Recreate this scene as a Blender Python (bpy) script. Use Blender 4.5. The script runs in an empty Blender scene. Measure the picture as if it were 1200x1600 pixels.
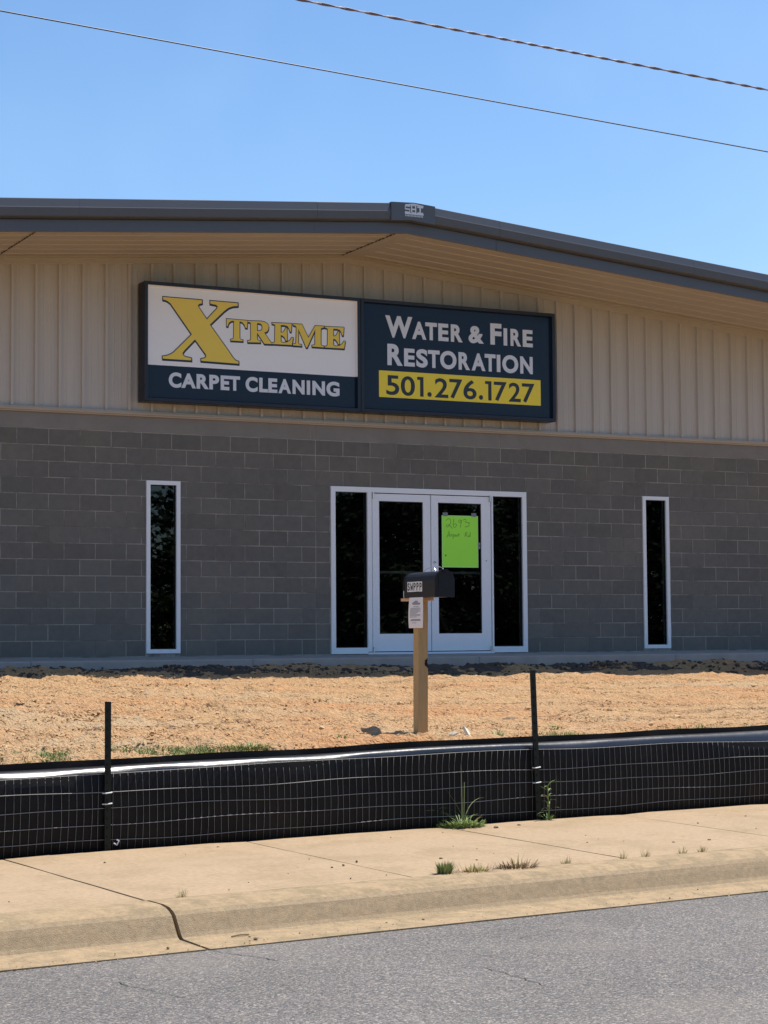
import bpy, bmesh, math, random
import numpy as np
from math import sin, cos, tan, radians, pi, sqrt, atan2
from mathutils import Matrix, Vector

scene = bpy.context.scene
COL = scene.collection
rnd = random.Random(7)
nprng = np.random.RandomState(11)

# ------------------------------------------------------------------ camera
YAW, PITCH, ROLL = 0.4711834, 0.06393731, -0.00677768
CAM = Vector((-6.8983, -23.5115, 0.2207))
def cam_axes():
    cy, sy = cos(YAW), sin(YAW)
    f0 = Vector((sy, cy, 0)); r0 = Vector((cy, -sy, 0)); u0 = Vector((0, 0, 1))
    fw = f0*cos(PITCH) + u0*sin(PITCH); u = u0*cos(PITCH) - f0*sin(PITCH)
    r = r0*cos(ROLL) + u*sin(ROLL); u2 = u*cos(ROLL) - r0*sin(ROLL)
    return r, u2, fw
_r, _u, _f = cam_axes()
cd = bpy.data.cameras.new('camera')
cam = bpy.data.objects.new('camera', cd); COL.objects.link(cam)
cam.matrix_world = Matrix(((_r.x, _u.x, -_f.x, CAM.x), (_r.y, _u.y, -_f.y, CAM.y), (_r.z, _u.z, -_f.z, CAM.z), (0, 0, 0, 1)))
cd.sensor_fit = 'VERTICAL'; cd.sensor_height = 24.0; cd.lens = 3060.7/1600*24
cd.clip_start = 0.1; cd.clip_end = 5000
scene.camera = cam

# ------------------------------------------------------------------ sky and sun
SUN_DIR = Vector((cos(radians(11))*cos(radians(67)), sin(radians(11))*cos(radians(67)), sin(radians(67))))
w = bpy.data.worlds.new('World'); scene.world = w; w.use_nodes = True
wn = w.node_tree; bg = wn.nodes['Background']
sky = wn.nodes.new('ShaderNodeTexSky'); sky.sky_type = 'NISHITA'; sky.sun_disc = False
sky.sun_elevation = math.asin(SUN_DIR.z); sky.sun_rotation = atan2(SUN_DIR.x, SUN_DIR.y)
sky.air_density = 1.0; sky.dust_density = 0.3; sky.ozone_density = 3.0; sky.altitude = 300
hs = wn.nodes.new('ShaderNodeHueSaturation'); hs.inputs['Saturation'].default_value = 1.12
wn.links.new(sky.outputs[0], hs.inputs['Color']); 
# a breath of uneven thin haze, all over the sky
tcs = wn.nodes.new('ShaderNodeTexCoord'); hz = wn.nodes.new('ShaderNodeTexNoise'); hz.inputs['Scale'].default_value = 5.0; hz.inputs['Detail'].default_value = 4
hr = wn.nodes.new('ShaderNodeMapRange'); hr.inputs[1].default_value = .45; hr.inputs[2].default_value = .8; hr.inputs[4].default_value = .16
hm = wn.nodes.new('ShaderNodeMixRGB'); hm.inputs[2].default_value = (4.6, 6.2, 8.2, 1)
wn.links.new(tcs.outputs['Generated'], hz.inputs['Vector']); wn.links.new(hz.outputs[0], hr.inputs[0]); wn.links.new(hr.outputs[0], hm.inputs[0])
wn.links.new(hs.outputs[0], hm.inputs[1]); wn.links.new(hm.outputs[0], bg.inputs['Color'])
bg.inputs['Strength'].default_value = 0.095
sl = bpy.data.lights.new('sun', 'SUN'); sl.energy = 3.5; sl.angle = radians(0.5); sl.color = (1.0, 0.94, 0.85)
so = bpy.data.objects.new('sun', sl); COL.objects.link(so)
so.rotation_euler = SUN_DIR.to_track_quat('Z', 'Y').to_euler(); so.location = (0, 0, 30)
scene.view_settings.view_transform = 'Standard'; scene.view_settings.look = 'None'
scene.view_settings.gamma = 1.0; scene.view_settings.use_curve_mapping = False
scene.view_settings.exposure = 0.80

# ------------------------------------------------------------------ materials
def mat(name, col, rough=0.7, var=0.0, vscale=4.0, bump=0.0, bscale=60.0, metal=0.0, spec=0.5, col2=None, c2scale=1.5, c2lo=0.45, c2hi=0.65,
        objvar=0.0, streak=None, bdist=0.01):
    m = bpy.data.materials.new(name); m.use_nodes = True
    nt = m.node_tree; N = nt.nodes; L = nt.links
    b = N['Principled BSDF']
    b.inputs['Roughness'].default_value = rough; b.inputs['Metallic'].default_value = metal
    b.inputs['Specular IOR Level'].default_value = spec
    geo = N.new('ShaderNodeNewGeometry')
    rgb = N.new('ShaderNodeRGB'); rgb.outputs[0].default_value = (*col, 1)
    out = rgb.outputs[0]
    pos = geo.outputs['Position']
    if streak:
        mp = N.new('ShaderNodeMapping'); mp.inputs['Scale'].default_value = streak; L.new(pos, mp.inputs[0]); pos = mp.outputs[0]
    if col2:
        t = N.new('ShaderNodeTexNoise'); t.inputs['Scale'].default_value = c2scale; t.inputs['Detail'].default_value = 6; t.inputs['Roughness'].default_value = 0.65
        L.new(pos, t.inputs['Vector'])
        r = N.new('ShaderNodeMapRange'); r.inputs[1].default_value = c2lo; r.inputs[2].default_value = c2hi
        L.new(t.outputs[0], r.inputs[0])
        mx = N.new('ShaderNodeMixRGB'); mx.inputs[2].default_value = (*col2, 1)
        L.new(r.outputs[0], mx.inputs[0]); L.new(out, mx.inputs[1]); out = mx.outputs[0]
    if var > 0 or objvar > 0:
        val = None
        if var > 0:
            t = N.new('ShaderNodeTexNoise'); t.inputs['Scale'].default_value = vscale; t.inputs['Detail'].default_value = 8; t.inputs['Roughness'].default_value = 0.7
            L.new(pos, t.inputs['Vector'])
            r = N.new('ShaderNodeMapRange'); r.inputs[1].default_value = 0.25; r.inputs[2].default_value = 0.75
            r.inputs[3].default_value = 1-var; r.inputs[4].default_value = 1+var
            L.new(t.outputs[0], r.inputs[0]); val = r.outputs[0]
        if objvar > 0:
            oi = N.new('ShaderNodeObjectInfo'); r = N.new('ShaderNodeMapRange'); r.inputs[3].default_value = 1-objvar; r.inputs[4].default_value = 1+objvar
            L.new(oi.outputs['Random'], r.inputs[0])
            if val:
                mm = N.new('ShaderNodeMath'); mm.operation = 'MULTIPLY'; L.new(val, mm.inputs[0]); L.new(r.outputs[0], mm.inputs[1]); val = mm.outputs[0]
            else: val = r.outputs[0]
        vm = N.new('ShaderNodeVectorMath'); vm.operation = 'SCALE'; L.new(out, vm.inputs[0]); L.new(val, vm.inputs['Scale']); out = vm.outputs[0]
    L.new(out, b.inputs['Base Color'])
    if bump > 0:
        t = N.new('ShaderNodeTexNoise'); t.inputs['Scale'].default_value = bscale; t.inputs['Detail'].default_value = 5
        L.new(geo.outputs['Position'], t.inputs['Vector'])
        bp = N.new('ShaderNodeBump'); bp.inputs['Strength'].default_value = bump; bp.inputs['Distance'].default_value = bdist
        L.new(t.outputs[0], bp.inputs['Height']); L.new(bp.outputs[0], b.inputs['Normal'])
    return m

def glass_mat(name, tint):
    m = bpy.data.materials.new(name); m.use_nodes = True
    nt = m.node_tree; N = nt.nodes; L = nt.links
    N.remove(N['Principled BSDF'])
    tr = N.new('ShaderNodeBsdfTransparent'); tr.inputs[0].default_value = (*tint, 1)
    gl = N.new('ShaderNodeBsdfGlossy'); gl.inputs['Roughness'].default_value = 0.012; gl.inputs['Color'].default_value = (0.9, 0.95, 1, 1)
    fr = N.new('ShaderNodeFresnel'); fr.inputs[0].default_value = 1.45
    mx = N.new('ShaderNodeMixShader')
    L.new(fr.outputs[0], mx.inputs[0]); L.new(tr.outputs[0], mx.inputs[1]); L.new(gl.outputs[0], mx.inputs[2])
    L.new(mx.outputs[0], N['Material Output'].inputs['Surface'])
    return m

def asphalt_mat():
    m = mat('asphalt', (0.160, 0.149, 0.139), 0.85, var=0.18, vscale=0.8)
    nt = m.node_tree; N = nt.nodes; L = nt.links; b = N['Principled BSDF']
    geo = next(n for n in N if n.type == 'NEW_GEOMETRY')
    base = b.inputs['Base Color'].links[0].from_socket
    v = N.new('ShaderNodeTexVoronoi'); v.inputs['Scale'].default_value = 128; L.new(geo.outputs['Position'], v.inputs['Vector'])
    cr = N.new('ShaderNodeValToRGB'); e = cr.color_ramp.elements
    e[0].position = 0.0; e[0].color = (0.40, 0.40, 0.41, 1); e[1].position = 1.0; e[1].color = (2.5, 2.35, 2.1, 1)
    for p, c in ((0.25, (0.6, 0.6, 0.63, 1)), (0.55, (0.95, 0.93, 0.92, 1)), (0.85, (1.35, 1.28, 1.2, 1))):
        q = e.new(p); q.color = c
    sep = N.new('ShaderNodeSeparateColor'); L.new(v.outputs['Color'], sep.inputs[0]); L.new(sep.outputs[0], cr.inputs[0])
    mx = N.new('ShaderNodeMixRGB'); mx.blend_type = 'MULTIPLY'; mx.inputs[0].default_value = 1.0
    L.new(base, mx.inputs[1]); L.new(cr.outputs[0], mx.inputs[2]); 
    # dusty tan drift close to the gutter and in patches
    t = N.new('ShaderNodeTexNoise'); t.inputs['Scale'].default_value = 0.9; t.inputs['Detail'].default_value = 7; L.new(geo.outputs['Position'], t.inputs['Vector'])
    r = N.new('ShaderNodeMapRange'); r.inputs[1].default_value = 0.5; r.inputs[2].default_value = 0.75; r.inputs[4].default_value = 0.4
    L.new(t.outputs[0], r.inputs[0])
    m2 = N.new('ShaderNodeMixRGB'); m2.inputs[2].default_value = (0.24, 0.21, 0.17, 1); L.new(r.outputs[0], m2.inputs[0]); L.new(mx.outputs[0], m2.inputs[1])
    L.new(m2.outputs[0], b.inputs['Base Color'])
    bp = N.new('ShaderNodeBump'); bp.inputs['Strength'].default_value = 0.7; bp.inputs['Distance'].default_value = 0.006
    L.new(v.outputs['Distance'], bp.inputs['Height']); bp.invert = True
    L.new(bp.outputs[0], b.inputs['Normal'])
    return m

M = {}
M['block'] = mat('concrete_block', (0.158, 0.148, 0.130), 0.92, var=0.14, vscale=9, bump=0.6, bscale=140, objvar=0.09, col2=(0.185, 0.166, 0.14), c2scale=0.7)
M['mortar'] = mat('mortar', (0.35, 0.32, 0.275), 0.95, var=0.25, vscale=14, bump=0.2, bscale=120, col2=(0.165, 0.15, 0.13), c2scale=1.6, c2lo=0.46, c2hi=0.60)
M['bond'] = mat('bond_beam_concrete', (0.235, 0.215, 0.19), 0.92, var=0.12, vscale=3, bump=0.2, bscale=90)
M['siding'] = mat('painted_metal_siding', (0.49, 0.447, 0.40), 0.5, var=0.08, vscale=2, streak=(2.5, 1, 0.25))
M['soffit'] = mat('painted_metal_soffit', (0.44, 0.39, 0.325), 0.5, var=0.04, vscale=2)
M['tan_trim'] = mat('tan_trim', (0.43, 0.36, 0.28), 0.5, var=0.05, vscale=3)
M['rake'] = mat('charcoal_painted_trim', (0.085, 0.088, 0.10), 0.38, var=0.05, vscale=2)
M['roof'] = mat('metal_roof', (0.30, 0.30, 0.31), 0.4)
M['white_frame'] = mat('white_aluminium', (0.86, 0.87, 0.89), 0.4, var=0.03, vscale=5)
M['gasket'] = mat('black_gasket', (0.02, 0.02, 0.022), 0.6)
M['steel'] = mat('brushed_steel', (0.55, 0.55, 0.56), 0.3, metal=1.0)
M['glass'] = glass_mat('tinted_glass', (0.50, 0.53, 0.52))
M['interior'] = mat('unlit_dark_drywall', (0.05, 0.05, 0.05), 0.9)  # darkness of the unlit room put into the wall colour
M['walkway'] = mat('walkway_concrete', (0.34, 0.325, 0.30), 0.9, var=0.14, vscale=4, bump=0.15, bscale=60)
M['sidewalk'] = mat('sidewalk_concrete', (0.395, 0.28, 0.168), 0.9, var=0.20, vscale=34, bump=0.3, bscale=260, col2=(0.335, 0.237, 0.133), c2scale=1.9, c2lo=0.46, c2hi=0.66)
M['kerb'] = mat('kerb_concrete', (0.385, 0.272, 0.153), 0.92, var=0.24, vscale=40, bump=0.4, bscale=240, col2=(0.27, 0.20, 0.112), c2scale=7, c2lo=0.42, c2hi=0.62)
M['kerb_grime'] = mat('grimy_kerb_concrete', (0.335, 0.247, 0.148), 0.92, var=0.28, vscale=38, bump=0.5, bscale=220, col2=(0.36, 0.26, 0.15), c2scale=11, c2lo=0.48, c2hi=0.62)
M['joint'] = mat('joint_dirt', (0.10, 0.075, 0.05), 0.95)
M['asphalt'] = asphalt_mat()
M['tar'] = mat('crack_filler', (0.03, 0.03, 0.03), 0.9)
M['dirt'] = mat('bare_soil', (0.49, 0.295, 0.14), 0.95, var=0.38, vscale=18, bump=1.0, bscale=38, bdist=0.05, col2=(0.50, 0.245, 0.10), c2scale=0.55, c2lo=0.5, c2hi=0.66)
def soil_patches(m):
    nt = m.node_tree; N = nt.nodes; L = nt.links; b = N['Principled BSDF']; geo = next(n for n in N if n.type == 'NEW_GEOMETRY')
    src = b.inputs['Base Color'].links[0].from_socket
    for sc, lo, hi, col, mxv, st in ((0.45, .52, .70, (0.47, 0.36, 0.22), .7, (1, 1.8, 1)), (2.6, .56, .72, (0.30, 0.165, 0.08), .65, (1, 2.5, 1)), (9, .60, .75, (0.64, 0.48, 0.28), .55, (1, 1.5, 1))):
        mp = N.new('ShaderNodeMapping'); mp.inputs['Scale'].default_value = st; mp.inputs['Location'].default_value = (sc*3, 1.7*sc, 0); L.new(geo.outputs['Position'], mp.inputs[0])
        t = N.new('ShaderNodeTexNoise'); t.inputs['Scale'].default_value = sc; t.inputs['Detail'].default_value = 7; t.inputs['Roughness'].default_value = .6; L.new(mp.outputs[0], t.inputs['Vector'])
        r = N.new('ShaderNodeMapRange'); r.inputs[1].default_value = lo; r.inputs[2].default_value = hi; r.inputs[4].default_value = mxv; L.new(t.outputs[0], r.inputs[0])
        x = N.new('ShaderNodeMixRGB'); x.inputs[2].default_value = (*col, 1); L.new(r.outputs[0], x.inputs[0]); L.new(src, x.inputs[1]); src = x.outputs[0]
    L.new(src, b.inputs['Base Color'])
soil_patches(M['dirt'])
M['clod'] = mat('soil_clod', (0.53, 0.345, 0.18), 0.95, var=0.25, vscale=9, bump=0.5, bscale=80)
M['shaded_topsoil'] = mat('shade_dark_topsoil', (0.075, 0.056, 0.042), 0.95, var=0.45, vscale=12)  # dark soil with the shade under the roof edge added into its colour
M['terrain'] = mat('dry_grass_ground', (0.16, 0.15, 0.07), 0.95, var=0.3, vscale=0.6)
M['plastic'] = mat('black_silt_plastic', (0.010, 0.010, 0.011), 0.55, var=0.2, vscale=6, bump=0.3, bscale=30, spec=0.14, col2=(0.022, 0.019, 0.017), c2scale=1.6, c2lo=0.45, c2hi=0.75)
M['plastic_top'] = mat('shiny_black_plastic', (0.012, 0.012, 0.015), 0.30, bump=0.25, bscale=10, spec=0.9)
M['wire_dark'] = mat('dull_wire', (0.21, 0.21, 0.205), 0.6, metal=0.2, var=0.35, vscale=7)
M['wire'] = mat('galvanised_wire', (0.30, 0.30, 0.30), 0.55, metal=0.2, var=0.3, vscale=5)
M['tpost'] = mat('dark_green_post', (0.009, 0.013, 0.010), 0.55, spec=0.3)
M['clip'] = mat('pale_clip', (0.7, 0.7, 0.68), 0.5)
M['wood'] = mat('weathered_pine', (0.47, 0.305, 0.135), 0.8, var=0.2, vscale=5, streak=(30, 30, 1.2))
M['board'] = mat('fresh_pine_board', (0.60, 0.37, 0.23), 0.75, var=0.12, vscale=6, streak=(12, 1.5, 20))
M['knot'] = mat('black_knot', (0.01, 0.009, 0.008), 0.9)
M['mailbox'] = mat('black_plastic_mailbox', (0.007, 0.007, 0.009), 0.45, bump=0.05, bscale=80, spec=0.4)
M['paper'] = mat('white_paper', (0.82, 0.77, 0.74), 0.8)
M['print'] = mat('grey_print', (0.32, 0.31, 0.31), 0.8)
M['sticker'] = mat('white_sticker', (0.74, 0.74, 0.70), 0.5)
M['ink'] = mat('black_ink', (0.012, 0.012, 0.012), 0.5)
M['poster'] = mat('fluorescent_green_card', (0.42, 1.0, 0.07), 0.6)
M['poster_edge'] = mat('pale_green_edge', (0.55, 0.95, 0.35), 0.6)
M['pen'] = mat('green_black_pen', (0.14, 0.38, 0.045), 0.6)
M['tape'] = mat('clear_tape', (0.2, 0.22, 0.24), 0.3)
M['sign_frame'] = mat('navy_sign_frame', (0.010, 0.013, 0.025), 0.4)
M['sign_white'] = mat('white_sign_face', (0.86, 0.86, 0.89), 0.25)
M['sign_navy'] = mat('navy_sign_face', (0.009, 0.018, 0.040), 0.15, spec=0.22)
M['sign_yellow'] = mat('yellow_vinyl', (0.90, 0.70, 0.02), 0.25)
M['gold'] = mat('gold_vinyl', (0.86, 0.63, 0.07), 0.3)
M['navy_ink'] = mat('navy_vinyl', (0.012, 0.016, 0.035), 0.3)
M['letter_white'] = mat('pale_vinyl', (0.68, 0.71, 0.80), 0.3)
M['digit'] = mat('black_vinyl', (0.018, 0.018, 0.02), 0.3)
M['logo'] = mat('silver_logo_print', (0.62, 0.65, 0.70), 0.5)
M['leaf'] = mat('weed_green', (0.16, 0.25, 0.06), 0.6, var=0.3, vscale=25)
M['leaf_pale'] = mat('weed_pale_green', (0.30, 0.35, 0.14), 0.6, var=0.3, vscale=25)
M['leaf_yellow'] = mat('weed_yellow', (0.38, 0.33, 0.11), 0.7, var=0.3, vscale=25)
M['leaf_dry'] = mat('weed_dry', (0.50, 0.37, 0.21), 0.8, var=0.3, vscale=25)
M['leaf_brown'] = mat('weed_brown', (0.22, 0.15, 0.085), 0.85, var=0.3, vscale=25)
M['grass'] = mat('short_grass', (0.15, 0.22, 0.05), 0.65, var=0.35, vscale=6, col2=(0.30, 0.27, 0.10), c2scale=2.5)
M['pebble'] = mat('brown_pebble', (0.20, 0.14, 0.09), 0.9, objvar=0.4)
M['pale_stone'] = mat('pale_stone', (0.62, 0.55, 0.42), 0.9, var=0.15, vscale=12)
M['cable'] = mat('dark_cable', (0.03, 0.03, 0.035), 0.5)
M['cable_wrap'] = mat('bundled_cable', (0.16, 0.11, 0.115), 0.45)
M['cable_bright'] = mat('bright_strand', (0.27, 0.20, 0.20), 0.4, var=0.6, vscale=3)
M['bark'] = mat('bark', (0.10, 0.08, 0.06), 0.9, var=0.3, vscale=8)
M['crown'] = mat('tree_leaves', (0.05, 0.075, 0.026), 0.8, var=0.4, vscale=0.9)

# ------------------------------------------------------------------ mesh helpers
class MB:
    def __init__(s): s.v = []; s.f = []
    def add(s, verts, faces):
        o = len(s.v); s.v.extend([tuple(p) for p in verts]); s.f.extend([tuple(i+o for i in f) for f in faces]); return s
    def box(s, x0, x1, y0, y1, z0, z1):
        v = [(x0,y0,z0),(x1,y0,z0),(x1,y1,z0),(x0,y1,z0),(x0,y0,z1),(x1,y0,z1),(x1,y1,z1),(x0,y1,z1)]
        return s.add(v, [(3,2,1,0),(4,5,6,7),(0,1,5,4),(1,2,6,5),(2,3,7,6),(3,0,4,7)])
    def cbox(s, x0, x1, y0, y1, z0, z1, c):          # box whose front (-y) edges are chamfered by c
        v = [(x0,y0+c,z0),(x1,y0+c,z0),(x1,y0+c,z1),(x0,y0+c,z1),(x0+c,y0,z0+c),(x1-c,y0,z0+c),(x1-c,y0,z1-c),(x0+c,y0,z1-c),
             (x0,y1,z0),(x1,y1,z0),(x1,y1,z1),(x0,y1,z1)]
        return s.add(v, [(4,5,6,7),(0,1,5,4),(1,2,6,5),(2,3,7,6),(3,0,4,7),(8,9,1,0),(9,10,2,1),(10,11,3,2),(11,8,0,3)])
    def prism(s, prof, p0, p1, ax, up, caps=True):  # profile points (a along ax, b along up) swept from p0 to p1
        n = len(prof); p0 = Vector(p0); p1 = Vector(p1); ax = Vector(ax); up = Vector(up)
        v = [p0+ax*a+up*b for a, b in prof] + [p1+ax*a+up*b for a, b in prof]
        f = [(i, (i+1) % n, n+(i+1) % n, n+i) for i in range(n)]
        if caps: f += [tuple(range(n-1, -1, -1)), tuple(range(n, 2*n))]
        return s.add(v, f)
    def sheet(s, prof, p0, p1, ax, up):             # open profile
        n = len(prof); p0 = Vector(p0); p1 = Vector(p1); ax = Vector(ax); up = Vector(up)
        v = [p0+ax*a+up*b for a, b in prof] + [p1+ax*a+up*b for a, b in prof]
        return s.add(v, [(i, i+1, n+i+1, n+i) for i in range(n-1)])
    def tube(s, pts, r, n=6, cap=True):
        pts = [Vector(p) for p in pts]; rs = r if isinstance(r, (list, tuple)) else [r]*len(pts)
        rings = []; o = len(s.v)
        for i, p in enumerate(pts):
            d = (pts[min(i+1, len(pts)-1)]-pts[max(i-1, 0)]).normalized()
            a = d.orthogonal().normalized() if i == 0 else (pa - d*pa.dot(d)).normalized()
            pa = a; b = d.cross(a)
            for k in range(n):
                t = 2*pi*k/n; s.v.append(tuple(p+(a*cos(t)+b*sin(t))*rs[i]))
        for i in range(len(pts)-1):
            for k in range(n):
                s.f.append((o+i*n+k, o+i*n+(k+1) % n, o+(i+1)*n+(k+1) % n, o+(i+1)*n+k))
        if cap:
            s.f.append(tuple(o+k for k in range(n-1, -1, -1))); e = o+(len(pts)-1)*n; s.f.append(tuple(e+k for k in range(n)))
        return s
    def blade(s, base, ang, L, wd, lean, droop, seg=4):   # a grass blade curving outward
        base = Vector(base); out = Vector((cos(ang), sin(ang), 0)); side = Vector((-sin(ang), cos(ang), 0))
        o = len(s.v); p = base.copy(); th = lean
        for i in range(seg+1):
            t = i/seg; ww = wd*(1-t)**0.7*(0.75+0.5*t)
            s.v.append(tuple(p-side*ww/2)); s.v.append(tuple(p+side*ww/2))
            p = p + (out*sin(th)+Vector((0, 0, 1))*cos(th))*(L/seg); th += droop/seg
        for i in range(seg): s.f.append((o+2*i, o+2*i+1, o+2*i+3, o+2*i+2))
        return s
    def mesh(s, name, m, smooth=False):
        me = bpy.data.meshes.new(name); me.from_pydata(s.v, [], s.f)
        me.materials.append(m); me.update()
        if smooth: me.polygons.foreach_set('use_smooth', [True]*len(me.polygons))
        return me
    def build(s, name, m, parent=None, smooth=False, **kw):
        return link(name, s.mesh(name, m, smooth), parent, **kw)

def link(name, me, parent=None, loc=None, rot=None, **kw):
    o = bpy.data.objects.new(name, me); COL.objects.link(o)
    if parent: o.parent = parent
    if loc: o.location = loc
    if rot: o.rotation_euler = rot
    for k, v in kw.items(): o[k] = v
    return o
def thing(name, label, cat, loc=(0, 0, 0), rotz=0, group=None):
    o = link(name, None, loc=loc, rot=(0, 0, rotz), label=label, category=cat)
    if group: o['group'] = group
    return o
def ico():
    t = (1+sqrt(5))/2
    v = np.array([(-1,t,0),(1,t,0),(-1,-t,0),(1,-t,0),(0,-1,t),(0,1,t),(0,-1,-t),(0,1,-t),(t,0,-1),(t,0,1),(-t,0,-1),(-t,0,1)], float)
    v /= np.linalg.norm(v[0])
    f = np.array([(0,11,5),(0,5,1),(0,1,7),(0,7,10),(0,10,11),(1,5,9),(5,11,4),(11,10,2),(10,7,6),(7,1,8),(3,9,4),(3,4,2),(3,2,6),(3,6,8),(3,8,9),(4,9,5),(2,4,11),(6,2,10),(8,6,7),(9,8,1)])
    return v, f
ICO_V, ICO_F = ico()
def np_mesh(name, V, F, m, smooth=False):
    me = bpy.data.meshes.new(name); n = len(V); k = F.shape[1]
    me.vertices.add(n); me.vertices.foreach_set('co', np.ascontiguousarray(V, np.float32).ravel())
    me.loops.add(F.size); me.loops.foreach_set('vertex_index', np.ascontiguousarray(F, np.int32).ravel())
    me.polygons.add(len(F)); me.polygons.foreach_set('loop_start', np.arange(0, F.size, k, dtype=np.int32))
    me.polygons.foreach_set('use_smooth', np.full(len(F), smooth))
    me.materials.append(m); me.update(calc_edges=True); me.validate()
    return me
OCT_V = np.array([(1,0,0),(0,1,0),(-1,0,0),(0,-1,0),(0,0,1),(0,0,-1)], float); OCT_F = np.array([(0,1,4),(1,2,4),(2,3,4),(3,0,4),(1,0,5),(2,1,5),(3,2,5),(0,3,5)])
def chips_mesh(name, P, R, m):
    n = len(P)
    V = OCT_V[None]*(1+nprng.uniform(-.4, .4, (n, 6, 1)))*R[:, None, None]*np.stack([nprng.uniform(.8, 1.9, n), nprng.uniform(.6, 1.1, n), nprng.uniform(.35, .8, n)], 1)[:, None, :]
    a = nprng.uniform(0, 2*pi, n); ca, sa = np.cos(a)[:, None], np.sin(a)[:, None]; tl = nprng.uniform(-.5, .5, n)[:, None]
    Z = V[:, :, 2]+V[:, :, 0]*tl
    V = np.stack([V[:, :, 0]*ca-V[:, :, 1]*sa, V[:, :, 0]*sa+V[:, :, 1]*ca, Z], 2)+P[:, None, :]
    F = OCT_F[None]+(np.arange(n)*6)[:, None, None]
    return np_mesh(name, V.reshape(-1, 3), F.reshape(-1, 3), m)
def rocks_mesh(name, P, R, m, flat=0.65):
    n = len(P)
    sc = R[:, None, None]*np.stack([nprng.uniform(.7, 1.35, n), nprng.uniform(.7, 1.35, n), nprng.uniform(.45, .95, n)*flat/.65], 1)[:, None, :]
    V = ICO_V[None]*(1+nprng.uniform(-.28, .28, (n, 12, 1)))*sc
    a = nprng.uniform(0, 2*pi, n); ca, sa = np.cos(a)[:, None], np.sin(a)[:, None]
    X = V[:, :, 0]*ca-V[:, :, 1]*sa; Y = V[:, :, 0]*sa+V[:, :, 1]*ca
    V = np.stack([X, Y, V[:, :, 2]], 2)+P[:, None, :]
    F = ICO_F[None]+(np.arange(n)*12)[:, None, None]
    return np_mesh(name, V.reshape(-1, 3), F.reshape(-1, 3), m)
def vnoise(x, y, seed=0):
    xi = np.floor(x).astype(np.int64); yi = np.floor(y).astype(np.int64); fx = x-xi; fy = y-yi
    fx = fx*fx*(3-2*fx); fy = fy*fy*(3-2*fy)
    def h(a, b):
        k = (a*374761393+b*668265263+seed*974634777) & 0x7fffffff
        k = ((k ^ (k >> 13))*1274126177) & 0x7fffffff
        return ((k ^ (k >> 16)) & 0xffff)/65535.0
    return (h(xi, yi)*(1-fx)+h(xi+1, yi)*fx)*(1-fy)+(h(xi, yi+1)*(1-fx)+h(xi+1, yi+1)*fx)*fy
def fbm(x, y, o=4, seed=0):
    s = 0; a = .5
    for i in range(o): s = s+a*vnoise(x*2**i, y*2**i, seed+i); a *= .5
    return s

# road frame: s along the street, t towards the building
PHI = radians(6.2); SV = Vector((cos(PHI), sin(PHI), 0)); TV = Vector((-sin(PHI), cos(PHI), 0)); ORG = Vector((-0.9, -11.68, 0))
UP = Vector((0, 0, 1))
def W(s, t, z=0.0): return ORG + SV*s + TV*t + UP*z
def stof(x, y):
    dx = x-ORG.x; dy = y-ORG.y
    return dx*SV.x+dy*SV.y, dx*TV.x+dy*TV.y
def ground_z(x, y):                       # smooth height of the bare soil in front of the building (numpy friendly)
    s, t = stof(x, y)
    far = -.20-.009*(x+.8)+.0405*(np.minimum(y, -2.1)+2.1)
    near = -.125-.003*(x+.8)
    k = np.clip((y+2.1)/.8, 0, 1); k = k*k*(3-2*k)
    z = far*(1-k)+near*k
    b = np.clip((t-.02)/.85, 0, 1); b = b*b*(3-2*b)
    return z*b+(-.86)*(1-b)

# ================================================================== SETTING: terrain, road, kerb, sidewalk
tm = MB(); tm.add([(-1500, -1500, -1.6), (1500, -1500, -1.6), (1500, 1500, -1.6), (-1500, 1500, -1.6)], [(0, 1, 2, 3)])
tm.build('terrain', M['terrain'], kind='structure')
# verge on the far side of the street
vm_ = MB(); p = [W(-60, -10.95, -1.27), W(80, -10.95, -1.27), W(80, -90, -1.15), W(-60, -90, -1.15)]
vm_.add(p, [(3, 2, 1, 0)]); vm_.build('verge', M['terrain'], kind='structure')

rd = MB(); ns = 60
for i in range(ns+1):
    s = -60+140*i/ns
    for t, z in ((-2.6, -1.283), (-4.5, -1.25), (-6.7, -1.225), (-9, -1.25), (-11.0, -1.29)):
        rd.v.append(tuple(W(s, t, z)))
for i in range(ns):
    for j in range(4): rd.f.append((i*5+j, i*5+j+1, (i+1)*5+j+1, (i+1)*5+j))
road = rd.build('road', M['asphalt'], kind='structure')
def crack(pts, wd, z):
    b = MB(); P = [W(s, t, 0) for s, t in pts]
    for i, q in enumerate(P):
        d = (P[min(i+1, len(P)-1)]-P[max(i-1, 0)]).normalized(); n = Vector((-d.y, d.x, 0)); ww = wd*(0.4+0.6*rnd.random())*(0.3 if i in (0, len(P)-1) else 1)
        t = pts[i][1]; zz = -1.283+(-2.6-t)/1.9*.033+z
        b.v.append(tuple(q+n*ww/2+UP*zz)); b.v.append(tuple(q-n*ww/2+UP*zz))
    for i in range(len(P)-1): b.f.append((2*i, 2*i+1, 2*i+3, 2*i+2))
    b.build('road_crack', M['tar'], road)
def wander(s0, t0, s1, t1, n, j):
    return [(s0+(s1-s0)*i/n+rnd.uniform(-j, j), t0+(t1-t0)*i/n+rnd.uniform(-j, j)) for i in range(n+1)]
crack(wander(-2.72, -2.62, -2.62, -3.15, 14, .012), .008, .003)
crack(wander(-3.5, -3.2, -3.45, -3.85, 12, .014), .006, .003)
crack(wander(-2.0, -3.9, -2.1, -4.5, 12, .014), .006, .003)
crack(wander(-.9, -3.1, -1.4, -3.3, 9, .01), .004, .003)

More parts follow.
